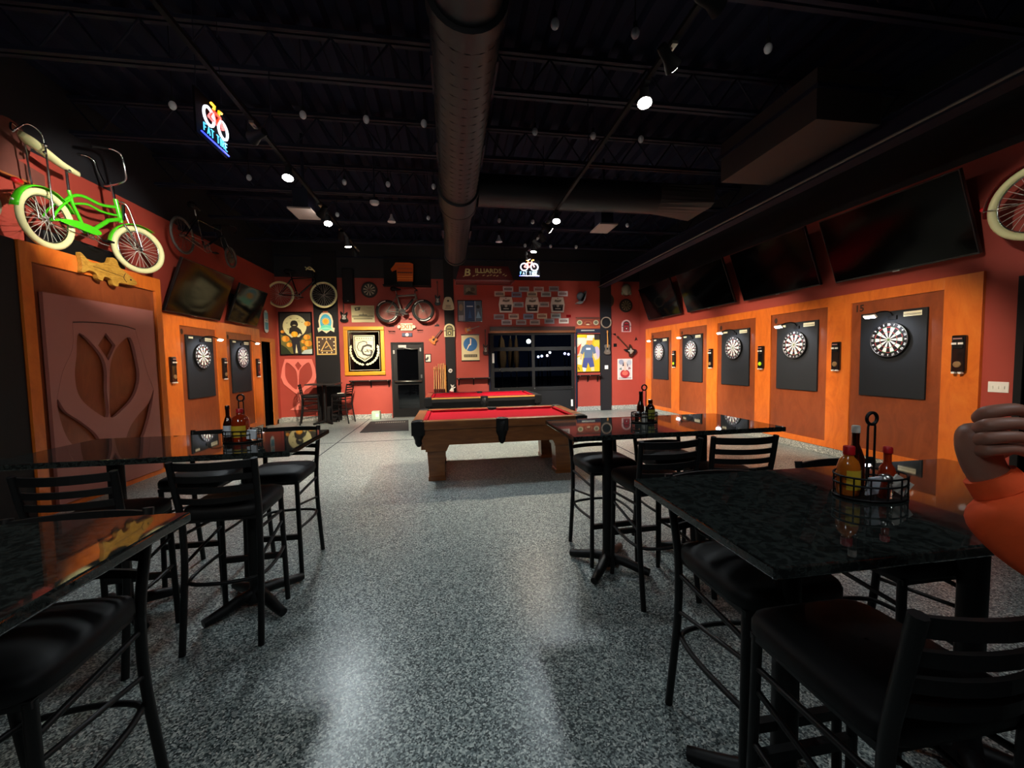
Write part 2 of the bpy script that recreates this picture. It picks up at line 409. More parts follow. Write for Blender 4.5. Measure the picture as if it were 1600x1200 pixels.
g = G().bx(-.40, -.29, .0, .045, .02, 2.08).bx(.29, .40, .0, .045, .02, 2.08).bx(-.29, .29, .0, .045, 1.93, 2.08).bx(-.29, .29, .0, .045, .02, .26).bx(-.29, .29, 0, .045, .93, 1.06)
obj('door_leaf', g, mat('black_door', '#0f0f10', .5, spec=.3), d2)
obj('pane', G().bx(-.29, .29, .018, .026, 1.06, 1.93), M_glassdark, d2); obj('pane', G().bx(-.29, .29, .018, .026, .26, .93), M_glassdark, d2)
g = G().tube([(-.36, -.02, 1.03), (-.36, -.06, 1.03), (.36, -.06, 1.03), (.36, -.02, 1.03)], .022, 8)
obj('push_bar', g, M_alu, d2)
g = G().bx(-.24, -.03, -.06, 0, 1.98, 2.05).tube([(-.1, -.05, 1.97), (.12, -.09, 1.93), (.30, -.02, 1.94)], .012, 6)
obj('door_closer', g, M_alu, d2)
g = G()
for x, z in ((-.37, 1.86), (.36, 1.92), (.37, 1.16)): g.bx(x-.02, x+.02, -.03, 0, z-.05, z+.05)
obj('hinge', g, M_alu, d2)
obj('threshold', G().bx(-.42, .42, -.05, .1, 0, .02), M_alu, d2)
# ---- garage door
gd = structroot('door_4', (2.425, YB, 0))
W2 = 1.275
obj('header', G().bx(-W2, W2, -.06, .06, 2.36, 2.55), M_darkwood, gd)
obj('header_trim', G().bx(-W2-.02, W2+.02, -.08, -.05, 2.37, 2.43), mat('copper_trim', '#8a5638', 0.35, metal=.6), gd)
rows = [(2.36, 1.90), (1.90, 1.30), (1.30, .72), (.72, .05)]
for r, (zt, zb) in enumerate(rows):
    sec = obj('garage_section', G().bx(-W2, -W2+.11, -.02, .03, zb, zt).bx(W2-.11, W2, -.02, .03, zb, zt).bx(-.045, .045, -.02, .03, zb+.055, zt-.055).bx(-W2+.11, W2-.11, -.02, .03, zt-.055, zt).bx(-W2+.11, W2-.11, -.02, .03, zb, zb+.055), mat('garage_black', '#111112', .55, spec=.3), gd, bevel=.004)
    if r < 3:
        for a, b in ((-W2+.11, -.045), (.045, W2-.11)): obj('pane', G().bx(a, b, .004, .010, zb+.055, zt-.055), M_pane, sec)
    else:
        for a, b in ((-W2+.11, -.045), (.045, W2-.11)): obj('solid_panel', G().bx(a, b, .0, .012, zb+.055, zt-.055), M_blackwall, sec)
g = G().tube([(-W2-.03, -.03, .1), (-W2-.03, -.03, 2.36)], .03, 6); obj('track_rail', g, M_steel, gd)
g = G().tube([(W2+.04, -.03, .1), (W2+.04, -.03, 2.36)], .03, 6); obj('track_rail', g, M_steel, gd)
g = G()
for x, z in ((-1.0, 1.30), (.02, .73), (1.17, .73), (-1.05, .73)): g.sphere((x, -.04, z), .022, 8, 6)
obj('roller_bolt', g, M_alu, gd)
for x, z0, z1 in ((-1.19, 1.50, 1.78), (1.17, .16, .36)): obj('warning_sticker', G().bx(x-.03, x+.03, -.026, -.021, z0, z1), M_white, gd)
# ---- outside the garage door: dark patio, folded umbrellas, far lamps
struct('ground_outside', G().bx(-6, 12, YB+.2, 40, -.12, -.02), mat('night_asphalt', '#141417', .8))
M_umb = mat('tan_umbrella_cloth', '#8c7254', .9)
def umbrella(x, y, s, label):
    t = thing('patio_umbrella', label, 'umbrella', (x, y, -.02), 0, 'folded umbrellas on the patio')
    g = G(); prof = [(.03, 1.22), (.07, 1.30), (.12, 1.5), (.13, 1.75), (.07, 2.25), (.01, 2.4)]
    n = 20; vs = []; fs = []
    for r, z in prof:
        for k in range(n): a = 2*PI*k/n; q = r*s*(1+.22*math.cos(6*a)); vs.append((q*math.cos(a), q*math.sin(a), z))
    for i in range(len(prof)-1):
        for k in range(n): fs.append((i*n+k, i*n+(k+1) % n, (i+1)*n+(k+1) % n, (i+1)*n+k))
    g.add(vs, fs, True); obj('canopy', g, M_umb, t); obj('pole', G().cyl((0,0,0), (0,0,2.45), .02), M_alu, t); obj('base', G().lathe([(.12,0),(.12,.05),(.05,.08),(.03,.25)]), M_blackwall, t)
umbrella(1.68, 13.0, 1.0, 'folded tan patio umbrella seen through the garage door, nearest the door edge')
umbrella(2.08, 13.7, .65, 'thinner folded tan patio umbrella standing between two others outside the garage door')
umbrella(2.19, 13.15, .6, 'pale folded patio umbrella outside the garage door, beside the middle mullion')
spot('umbrella_fill_light', (2.2, 11.95, 2.7), (1.9, 13.2, 1.5), 26, 90, WARM)  # added light that lifts the umbrellas; no fixture is built for it
def far_lamp(x, y, z, col, s, label, r=.09):
    t = thing('street_lamp', label, 'lamp', (x, y, -.02), 0)
    obj('pole', G().cyl((0,0,0), (0,0,z-.1), .05, .035), M_steel, t)
    obj('lamp_glass', G().sphere((0,0,z), r, 10, 8), mat('street_lamp_'+col.strip('#'), '#ffffff', .4, emit=col, estr=s), t)
far_lamp(4.97, 25, 2.83, '#f4ffe6', 22, 'lone bright lamp shining through the top glass row of the garage door', .14)
for i, (x, z, c, l) in enumerate([(5.59, 1.84, '#cfd8ff', 'bluish lamp outside, first of the row of lights in the middle glass row'), (5.82, 1.88, '#cfd8ff', 'bluish lamp outside, second of the row of lights in the middle glass row'), (6.18, 1.91, '#ffe9ee', 'pinkish lamp outside to the side of the two bluish ones'), (6.36, 2.10, '#ffffff', 'small high white lamp outside in the middle glass row'), (7.35, 2.02, '#d8d4ff', 'violet white lamp outside near the edge of the garage door, inner one'), (7.6, 1.97, '#d8d4ff', 'violet white lamp outside near the edge of the garage door, outer one')]):
    far_lamp(x, 25, z, c, 14, l, .075)

# ---- panelling
def panelling(name, loc, rz, centers, pw, y_ends, zt, zb, pt, pb):
    """centers: along local x"""
    r = structroot(name, loc, rz)
    cs = sorted(centers); edges = [y_ends[0]]
    for c in cs: edges += [c-pw/2, c+pw/2]
    edges.append(y_ends[1])
    for i in range(0, len(edges), 2): obj('stile', G().bx(edges[i], edges[i+1], -.04, 0, zb, zt), M_oak, r, bevel=.002)
    for c in cs:
        obj('rail', G().bx(c-pw/2, c+pw/2, -.04, 0, pt, zt), M_oak, r, bevel=.002); obj('rail', G().bx(c-pw/2, c+pw/2, -.04, 0, zb, pb), M_oak, r, bevel=.002)
        obj('panel', G().bx(c-pw/2, c+pw/2, -.022, 0, pb, pt), M_oakdark, r)
    return r
RC = [4.409+1.452*i for i in range(5)]
LC = [8.09, 9.515]
pr = panelling('trim_1', (XR, 0, 0), -PI/2, [-c for c in RC], 1.09, (-11.06, -3.52), 2.42, .12, 2.28, .215)
pl = panelling('trim_2', (XL, 0, 0), PI/2, LC, 1.06, (6.66, 10.44), 2.42, .12, 2.25, .215)
g = G(); add_text(g, '15', .13, -RC[0]-.44, 2.19, -.0235, None, .004); obj('painted_number', g, mat('faded_brown_ink', '#2b160d', .6), pr)
for c in RC[1:]: obj('painted_mark', G().flat(circ(-c-.45, 2.17, .035, 12, .05), -.0235), MATS['faded_brown_ink'], pr)
for c in LC: obj('painted_mark', G().flat(circ(c-.45, 2.15, .035, 12, .05), -.0235), MATS['faded_brown_ink'], pl)

# ================================================================== dart bays
def segs():
    g = G(); R = .2255
    g.lathe([(R, 0), (R, .03), (R-.004, .036)], axis='y', n=48, col='#0b0b0d')
    nums = [20,1,18,4,13,6,10,15,2,17,3,19,7,16,8,11,14,9,12,5]
    y = -.0362
    def ring(r0, r1, a0, a1, col, k=3):
        o = [(r1*math.cos(a0+(a1-a0)*i/k), r1*math.sin(a0+(a1-a0)*i/k)) for i in range(k+1)]; q = [(r0*math.cos(a0+(a1-a0)*i/k), r0*math.sin(a0+(a1-a0)*i/k)) for i in range(k, -1, -1)]
        g.flat(o+q, y, col)
    for i in range(20):
        a1 = PI/2-(i-.5)*PI/10; a0 = a1-PI/10; odd = i % 2
        base = '#e9e2cf' if odd else '#141414'; dbl = '#1d7a3a' if odd else '#c02028'
        ring(.016, .099, a0, a1, base); ring(.099, .107, a0, a1, dbl); ring(.107, .162, a0, a1, base); ring(.162, .170, a0, a1, dbl)
        am = (a0+a1)/2; add_text(g, str(nums[i]), .036, .198*math.cos(am), .198*math.sin(am), y-.0008, '#e8e8e8', .001, 1.0, 0.0, am-PI/2)
    g.flat(circ(0, 0, .016, 16), y, '#1d7a3a'); g.flat(circ(0, 0, .0065, 12), y-.0006, '#c02028')
    return g
FACE = segs().mesh('playing_face'); FACE.materials.append(M_print)
g = G(); g.torus((0,-.039,0), .2235, .0022, 'y', 40, 5)
for r in (.099, .107, .162, .170): g.torus((0,-.0375,0), r, .0009, 'y', 40, 4)
for i in range(20):
    a = PI/2-(i-.5)*PI/10; g.tube([(.016*math.cos(a), -.0375, .016*math.sin(a)), (.172*math.cos(a), -.0375, .172*math.sin(a))], .0009, 4)
WIRES = g.mesh('wire_spider'); WIRES.materials.append(M_alu)
BBMESH = G().bx(-.395, .395, -.03, 0, -.565, .565).mesh('board_panel'); BBMESH.materials.append(M_backboard)
M_sticker = mat('pale_sticker', '#e9e6c8', .5)
def bay(loc, rz, side, where, first):
    """loc = bull position on the panel face; side: which way the lamp stickers read"""
    x, y, z = loc
    fwd = Vector((0,-1,0)); fwd.rotate(Matrix.Rotation(rz, 3, 'Z'))
    t = thing('dart_backboard', 'black dart backboard with two pale stickers '+where, 'backboard', (x, y, 1.54), rz, 'dart backboards')
    obj('board_panel', BBMESH, None, t, bevel=.006)
    obj('sticker', G().bx(-.33, -.21, -.033, -.030, .50, .535), M_sticker, t); obj('sticker', G().bx(.14, .34, -.033, -.030, .475, .535), M_sticker, t)
    obj('sticker_line', G().bx(.145, .335, -.0345, -.033, .500, .506).bx(.145, .335, -.0345, -.033, .488, .492), M_blackwall, t)
    p = Vector((x, y, z))+fwd*.0305
    d = thing('dartboard', 'black and white bristle dartboard '+where, 'dartboard', p, rz, 'dartboards in the wooden bays')
    obj('playing_face', FACE, None, d); obj('wire_spider', WIRES, None, d)
    l = thing('dartboard_lamp', 'slim lamp arm lighting the dartboard '+where, 'lamp', p, rz, 'dartboard lamps')
    path = smooth_path([(.02, 0, .29), (.02, -.06, .36), (.01, -.2, .36), (-.0, -.32, .31)], 5)
    obj('arm', G().tube(path, .009, 6), M_black, l); obj('mount', G().bx(-.03, .07, -.02, 0, .26, .31), M_black, l)
    h = obj('lamp_head', G().box((0,0,.008), (.15, .05, .022)), M_white, l, loc=(0, -.335, .295), rot=(math.radians(-40), 0, 0), bevel=.004)
    obj('led_strip', G().box((0,0,-.0045), (.13, .038, .003)), M_led, h)
    hw = p+fwd*.325+Vector((0,0,.270))
    spot('dartboard_lamp_light', hw, p+Vector((0,0,-.02)), 17.0, 125, (.86, .90, 1.0), .8, .03)
wr = ['in the bay marked fifteen', 'in the bay next to number fifteen', 'in the middle of the five bays', 'in the fourth bay from the switch', 'in the bay beside the guitar poster']
for i, c in enumerate(RC): bay((XR-.022, c, 1.73), -PI/2, 1, wr[i], i == 0)
bay((XL+.022, LC[0], 1.73), PI/2, -1, 'in the bay next to the big tulip panel', False)
bay((XL+.022, LC[1], 1.73), PI/2, -1, 'in the bay next to the narrow dark doorway', False)
def holder(loc, rz, disc, label):
    t = thing('dart_holder', label, 'dart holder', loc, rz, 'wall dart holders')
    obj('body', G().bx(-.063, .063, -.045, 0, -.21, .21), M_blackenamel, t, bevel=.012)
    obj('slot', G().bx(-.045, .045, -.055, -.045, .06, .19), M_black, t, bevel=.004)
    obj('label_strip', G().bx(-.04, .04, -.058, -.055, .165, .178), mat('pink_strip', '#c08a8a', .4), t)
    g = G()
    for s in (-.03, .03): g.bx(s-.022, s+.022, -.062, -.055, .105, .128)
    obj('clip', g, M_white, t)
    obj('token', G().lathe([(.036, .046), (.036, .054), (.03, .057)], (0,0,-.12), 18, None, 'y'), disc, t)
    obj('foot', G().bx(-.045, -.015, -.06, -.02, -.225, -.205).bx(.015, .045, -.06, -.02, -.225, -.205), M_white, t)
M_tok = mat('brass_token', '#8a6a44', .4); M_tokg = mat('lime_token', '#b6e61a', .4)
for i, (y, m, l) in enumerate([(3.685, M_tok, 'black wall dart holder with brass disc on the end stile'), (5.14, M_tok, 'black wall dart holder with brass disc between bay fifteen and its neighbour'), (6.595, M_tokg, 'black wall dart holder with lime disc, the nearer of two'), (8.04, M_tok, 'small black dart holder with dull disc between two lime ones'), (9.5, M_tokg, 'black wall dart holder with lime disc, the one nearest the back wall')]):
    holder((XR-.04, y, 1.53), -PI/2, m, l)
for y, m, l in [(7.30, M_tok, 'black wall dart holder with yellowish disc beside the tulip panel'), (8.81, M_tok, 'black wall dart holder between the two bays facing the row of five'), (10.22, mat('red_token', '#7a1d14', .4), 'dark red wall dart holder beside the narrow doorway')]:
    holder((XL+.04, y, 1.50), PI/2, m, l)
# light switch
t = thing('light_switch', 'wide pale light switch plate on the red wall beside the panelling', 'switch', (XR, 3.38, 1.168), -PI/2)
obj('plate', G().bx(-.082, .082, -.008, 0, -.057, .057), M_white, t, bevel=.003)
for s in (-.046, 0, .046): obj('toggle', G().bx(s-.008, s+.008, -.018, -.008, -.018, .012), M_white, t)

# ================================================================== televisions
def tv(loc, rz, w, h, tilt, label):
    t = thing('television', label, 'television', loc, rz, 'wall televisions')
    c, s = math.cos(tilt), math.sin(tilt)
    o = obj('bezel', G().bx(-w/2, w/2, -.0, .045, 0, h), M_tvframe, t, rot=(tilt,0,0), bevel=.006)
    obj('screen', G().bx(-w/2+.014, w/2-.014, -.003, .0, .022, h-.014), M_screen, o)
    obj('logo_bar', G().bx(-.04, .04, -.006, -.0, -.006, .006), M_alu, o)
    obj('bracket', G().bx(-.3, .3, .085, .115, .3*h, .75*h).bx(-.22, -.16, -.0, .09, .35*h, .42*h).bx(.16, .22, -.0, .09, .35*h, .42*h), M_steel, t)
    return t
for y, z, l in [(4.32, 2.60, 'big black television tilted down over dart bay fifteen'), (6.18, 2.62, 'black wall television directly above the second and third dart bays'), (8.03, 2.63, 'black wall television with faint poster reflection, third from the light switch'), (9.93, 2.64, 'black wall television closest to the corner with the guitar poster')]:
    tv((XR-.12, y, z), -PI/2, 1.62, .93, math.radians(20), l)
tv((XL+.12, 7.87, 2.43), PI/2, 1.54, .90, math.radians(20), 'large black television tilted down beside the green bicycle')
tv((XL+.12, 9.53, 2.46), PI/2, 1.22, .82, math.radians(20), 'smaller black television tilted down near the narrow doorway')

# ================================================================== tulip cabinet
def plate(name, loops, th, m, parent, y=0.0, bevel=0.0):
    cu = bpy.data.curves.new('outline', 'CURVE'); cu.dimensions = '2D'; cu.fill_mode = 'BOTH'; cu.extrude = th/2; cu.bevel_depth = bevel
    for lp in loops:
        s = cu.splines.new('POLY'); s.points.add(len(lp)-1); s.use_cyclic_u = True
        for p, (a, b) in zip(s.points, lp): p.co = (a, b, 0, 1)
    o = bpy.data.objects.new('outline', cu); COL.objects.link(o); bpy.context.view_layer.update()
    me = bpy.data.meshes.new_from_object(o); bpy.data.objects.remove(o); bpy.data.curves.remove(cu)
    me.transform(Matrix(((1,0,0,0),(0,0,-1,y-th/2),(0,1,0,0),(0,0,0,1)))); me.name = name
    return obj(name, me, m, parent)
cab = thing('tulip_cabinet', 'tall wooden cabinet front with a pink tulip cutout board', 'cabinet', (-4.20, 5.675, 0), PI/2)
D = 5.675   # local x = world y - D ; local -y = into room
obj('body', G().bx(-.975, .975, .03, .37, 0, 2.80), M_oakdark, cab)
for a, b in ((-.975, -.86), (.86, .975)): obj('stile', G().bx(a, b, 0, .03, 0, 2.83), M_oak if a > 0 else M_oak, cab, bevel=.002)
obj('top_rail', G().bx(-.86, .86, 0, .03, 2.64, 2.83), M_oak, cab, bevel=.002)
obj('top_board', G().bx(-.975, .975, .03, .37, 2.80, 2.83), M_oak, cab)
obj('bottom_rail', G().bx(-.86, .86, 0, .03, 0, .06), M_oak, cab)
L = lambda pts, k=4: sm2([(a-D, b) for a, b in pts], k)
petL = [(5.265,1.948),(5.207,1.684),(5.17,1.468),(5.194,1.249),(5.325,1.081),(5.564,.94),(5.573,1.267),(5.591,1.538),(5.511,1.736)]
petR = [(5.996,1.939),(5.785,1.816),(5.658,1.597),(5.612,1.264),(5.60,.935),(5.787,1.004),(5.99,1.161),(6.10,1.387),(6.084,1.648)]
dia = [(5.621,1.975),(5.75,1.827),(5.63,1.632),(5.497,1.816)]
leL = [(4.945,1.217),(4.959,.997),(5.036,.751),(5.186,.60),(5.331,.561),(5.464,.579),(5.374,.766),(5.191,.942),(5.03,1.072)]
leR = [(6.351,1.227),(6.283,.974),(6.17,.719),(6.052,.567),(5.808,.556),(5.872,.741),(6.032,.898),(6.236,1.046)]
plate('tulip_board', [rect(4.88-D, .07, 6.436-D, 2.346), L(petL), L(petR), [(a-D, b) for a, b in dia], L(leL), L(leR)], .035, M_pink, cab, y=.03-.012)
gpath = [(5.193,2.061),(5.40,2.082),(5.596,2.09),(5.914,2.084),(6.087,2.056)]
obj('groove', G().tube(smooth_path([(a-D, -.018, b) for a, b in gpath], 4), .006, 6), M_darkwood, cab)
for q in ([(5.193,2.061),(5.168,1.77),(5.035,1.514),(4.945,1.217)], [(6.087,2.056),(6.19,1.701),(6.256,1.462),(6.351,1.227)]):
    obj('groove', G().tube(smooth_path([(a-D, -.0155, b) for a, b in q], 4), .004, 6), M_pink, cab)
# carved fish hung on the top rail
fish = thing('carved_fish', 'carved wooden trout plaque hung below the green bicycle', 'fish carving', (-4.20, 5.72, 2.745), PI/2)
F0 = [(-.40,.12),(-.385,.0),(-.395,-.10),(-.30,-.055),(-.21,-.075),(-.19,-.13),(-.13,-.14),(-.10,-.085),(.0,-.10),(.02,-.16),(.09,-.165),(.12,-.115),(.30,-.11),(.40,-.085),(.385,-.04),(.25,.03),(.13,.085),(.10,.16),(.02,.17),(-.02,.10),(-.16,.06),(-.29,.045)]
plate('body', [sm2(F0, 3)], .045, M_fish, fish, y=-.002, bevel=.004)
obj('eye', G().sphere((.30, -.055, -.045), .012, 8, 6), M_darkwood, fish)
obj('gill_line', G().tube(smooth_path([(.22, -.052, .02), (.19, -.052, -.04), (.23, -.052, -.09)], 4), .004, 5), M_darkwood, fish)
obj('side_line', G().tube([(-.25, -.052, .0), (.18, -.052, -.03)], .003, 5), M_darkwood, fish)
# salmon tulip emblem on the back wall
em = thing('tulip_emblem', 'salmon tulip glass emblem on the red back wall', 'wall emblem', (-4.08, YB, 0))
OUT = [(-4.406,1.711),(-3.726,1.70),(-3.658,1.464),(-3.625,1.227),(-3.708,.993),(-3.91,.868),(-4.027,.714),(-4.023,.53),(-3.978,.423),(-3.872,.327),(-4.336,.327),(-4.173,.443),(-4.119,.559),(-4.135,.743),(-4.276,.865),(-4.461,1.039),(-4.525,1.223),(-4.485,1.455)]
PLh = [(-4.362,1.62),(-4.176,1.461),(-4.116,1.291),(-4.134,.887),(-4.306,1.009),(-4.406,1.194),(-4.416,1.401)]
PRh = [(-3.804,1.61),(-4.006,1.458),(-4.067,1.29),(-4.08,.886),(-3.891,1.024),(-3.748,1.204),(-3.728,1.387)]
DIh = [(-4.083,1.641),(-3.991,1.523),(-4.082,1.389),(-4.16,1.539)]
sh = lambda p: [(a+4.08, b) for a, b in p]
plate('cutout_board', [sh(OUT), sm2(sh(PLh), 3), sm2(sh(PRh), 3), sh(DIh)], .025, M_pinkwall, em, y=-.003)

t = thing('speaker_box', 'low black speaker box lying behind the green bicycle on the cabinet', 'speaker', (-4.46, 5.72, 2.832), PI/2)
obj('case', G().bx(-.55, .55, -.09, .09, 0, .24), M_blackwall, t, bevel=.012); obj('grille', G().bx(-.5, .5, -.096, -.09, .03, .21), M_black, t)
# ================================================================== high tables
TZ = 1.055
def high_table(x0, x1, y0, y1, label, cols):
    cx, cy = (x0+x1)/2, (y0+y1)/2; w, d = x1-x0, y1-y0
    t = thing('high_table', label, 'table', (cx, cy, 0), 0, 'granite high tables')
    obj('table_top', G().bx(-w/2, w/2, -d/2, d/2, TZ-.032, TZ), M_granite, t, bevel=.006, seg=3)
    obj('top_support', G().bx(-w/2+.12, w/2-.12, -.12, .12, TZ-.05, TZ-.032), M_black, t)
    for c in cols:
        obj('column', G().cyl((c, 0, .04), (c, 0, TZ-.05), .04, n=16), M_black, t)
        obj('column_collar', G().lathe([(.07, .03), (.065, .07), (.045, .10), (.04, .13)], (c,0,0)), M_black, t)
        for k in range(4):
            a = PI/4+k*PI/2+.08; dx, dy = math.cos(a), math.sin(a)
            p = [(c+dx*r, dy*r, z) for r, z in ((.03, .075), (.12, .065), (.22, .042), (.30, .030))]
            obj('foot', G().tube(p, [.036, .034, .030, .026], 8), M_black, t)
    return t
high_table(.712, 2.212, .77, 1.472, 'dark granite high table in the foreground with the tall sauce caddy', (-.38, .38))
high_table(.745, 2.245, 2.36, 3.11, 'dark granite high table between the foreground table and the pool table', (-.375, .375))
high_table(-2.40, -.90, 2.35, 3.09, 'dark granite high table in front of the tulip cabinet', (-.375, .375))
high_table(-2.36, -.86, .70, 1.435, 'dark granite high table cut off by the corner of the picture, reflecting orange wood', (-.375, .375))

# ================================================================== bar stools
def make_stool():
    t = thing('bar_stool', 'x', 'bar stool', (0,0,0))
    # seat pad, domed
    g = G(); n = 7; hw = .205; pts = []
    def rr(s, m=24):
        out = []
        for i in range(m):
            a = 2*PI*i/m; c, q = math.cos(a), math.sin(a); e = .32
            out.append((s*hw*math.copysign(abs(c)**e, c), s*hw*math.copysign(abs(q)**e, q)))
        return out
    rings = [(.96, .705), (1.0, .715), (1.0, .745), (.97, .762), (.85, .775), (.5, .784), (.02, .787)]
    vs = []; m = 24
    for s, z in rings: vs += [(x, y, z) for x, y in rr(s)]
    fs = []
    for i in range(len(rings)-1):
        for k in range(m): fs.append((i*m+k, i*m+(k+1) % m, (i+1)*m+(k+1) % m, (i+1)*m+k))
    fs.append(tuple(range(m))[::-1]); g.add(vs, fs, True)
    obj('seat', g, M_vinyl, t)
    obj('seat_frame', G().bx(-.185, .185, -.185, .185, .685, .706), M_black, t)
    for s in (-1, 1):
        obj('leg', G().tube([(s*.172, .172, .70), (s*.176, .176, .4), (s*.182, .182, 0)], .0155, 8), M_black, t)
        obj('leg', G().tube(smooth_path([(s*.20, -.252, 1.04), (s*.197, -.228, .90), (s*.19, -.20, .74), (s*.186, -.195, .60), (s*.186, -.205, .40), (s*.19, -.262, 0)], 4), .0165, 8), M_black, t)
        obj('side_stretcher', G().tube([(s*.174, .17, .60), (s*.186, -.19, .63)], .010, 6), M_black, t)
        obj('side_stretcher', G().tube([(s*.174, .17, .53), (s*.186, -.19, .47)], .009, 6), M_black, t)
    for z, hh in ((1.012, .042), (.942, .032), (.880, .032), (.820, .030)):
        g = G(); k = 9; vs = []; fs = []
        for i in range(k):
            u = -1+2*i/(k-1); x = u*.195; y = -.195-(z-.74)*.17-.045*(1-u*u); 
            for dy in (-.006, .006):
                for dz in (-hh/2, hh/2): vs.append((x, y+dy, z+dz))
        for i in range(k-1):
            a = i*4; b = a+4
            fs += [(a, b, b+1, a+1), (a+2, a+3, b+3, b+2), (a+1, b+1, b+3, a+3), (a, a+2, b+2, b)]
        g.add(vs, fs, False); obj('back_slat', g, M_black, t)
    ring = [(-.176, .175, .36), (-.195, .0, .36), (-.19, -.14, .36), (-.15, -.21, .36), (0, -.235, .36), (.15, -.21, .36), (.19, -.14, .36), (.195, 0, .36), (.176, .175, .36)]
    obj('foot_ring', G().tube(smooth_path(ring, 4), .0105, 7), M_black, t)
    obj('foot_bar', G().bx(-.178, .178, .165, .19, .285, .32), M_black, t)
    return t
stool0 = make_stool()
GRP = 'black ladder-back bar stools'
STOOLS = [
 (1.11, 1.30, PI, 'black ladder-back stool under the aisle end of the foreground granite table'),
 (1.80, 1.36, PI, 'black ladder-back stool showing only its top slat behind the sauce caddy'),
 (1.06, .85, 0.0, 'black ladder-back stool closest to the camera, beside the orange sleeve'),
 (1.17, 2.93, PI+.05, 'black stool with ribbed seat at the pool table side of the middle granite table'),
 (1.72, 2.92, PI-.04, 'black stool behind the middle granite table, beneath its sauce caddy'),
 (1.30, 2.46, .05, 'black stool tucked at the near side of the middle granite table, toward the aisle'),
 (1.84, 2.46, -.12, 'black stool with four clear back slats nearest the orange panelling'),
 (-1.27, 2.54, 0.05, 'black stool with its back to the camera in the aisle before the tulip table'),
 (-1.83, 2.40, .05, 'black stool whose back slats stand against the pink tulip board'),
 (-1.28, 3.17, PI, 'black stool at the far side of the tulip table, rear legs toward the floor joint'),
 (-1.80, 3.17, PI, 'black stool at the far side of the tulip table, nearer the dart bays'),
 (-1.25, 1.29, PI+.06, 'black stool cut off at the lower corner under the table reflecting orange wood'),
]
for i, (x, y, a, l) in enumerate(STOOLS):
    if i == 0:
        stool0.location = (x, y, 0); stool0.rotation_euler = (0,0,a); stool0['label'] = l; stool0['group'] = GRP
    else: dup(stool0, (x, y, 0), a, l, GRP)
# far high-top with its two stools, in front of the black pilaster
ft = thing('high_table', 'small black square high table against the black pilaster', 'table', (-3.27, 10.95, 0))
obj('table_top', G().bx(-.36, .36, -.36, .36, TZ-.03, TZ), mat('dark_laminate', '#2c2a2a', .3), ft, bevel=.005)
obj('column', G().cyl((0,0,.04), (0,0,TZ-.03), .045), M_black, ft)
for k in range(4):
    a = PI/4+k*PI/2; obj('foot', G().tube([(0,0,.06), (.15*math.cos(a), .15*math.sin(a), .05), (.32*math.cos(a), .32*math.sin(a), .025)], .028, 8), M_black, ft)
dup(stool0, (-3.62, 11.0, 0), -PI/2+.25, 'black stool at the small square table, on the salmon tulip emblem side', GRP)
s2 = dup(stool0, (-2.86, 10.98, 0), PI/2-.2, 'black stool at the small square table, on the gold mirror side', GRP)
tag(obj('folded_paper', G().box((0,0,.004), (.16, .11, .008)), M_white, None, loc=(-2.86, 10.9, .787), rot=(0,0,.3)), 'folded white paper lying on a stool seat by the small square table', 'paper')

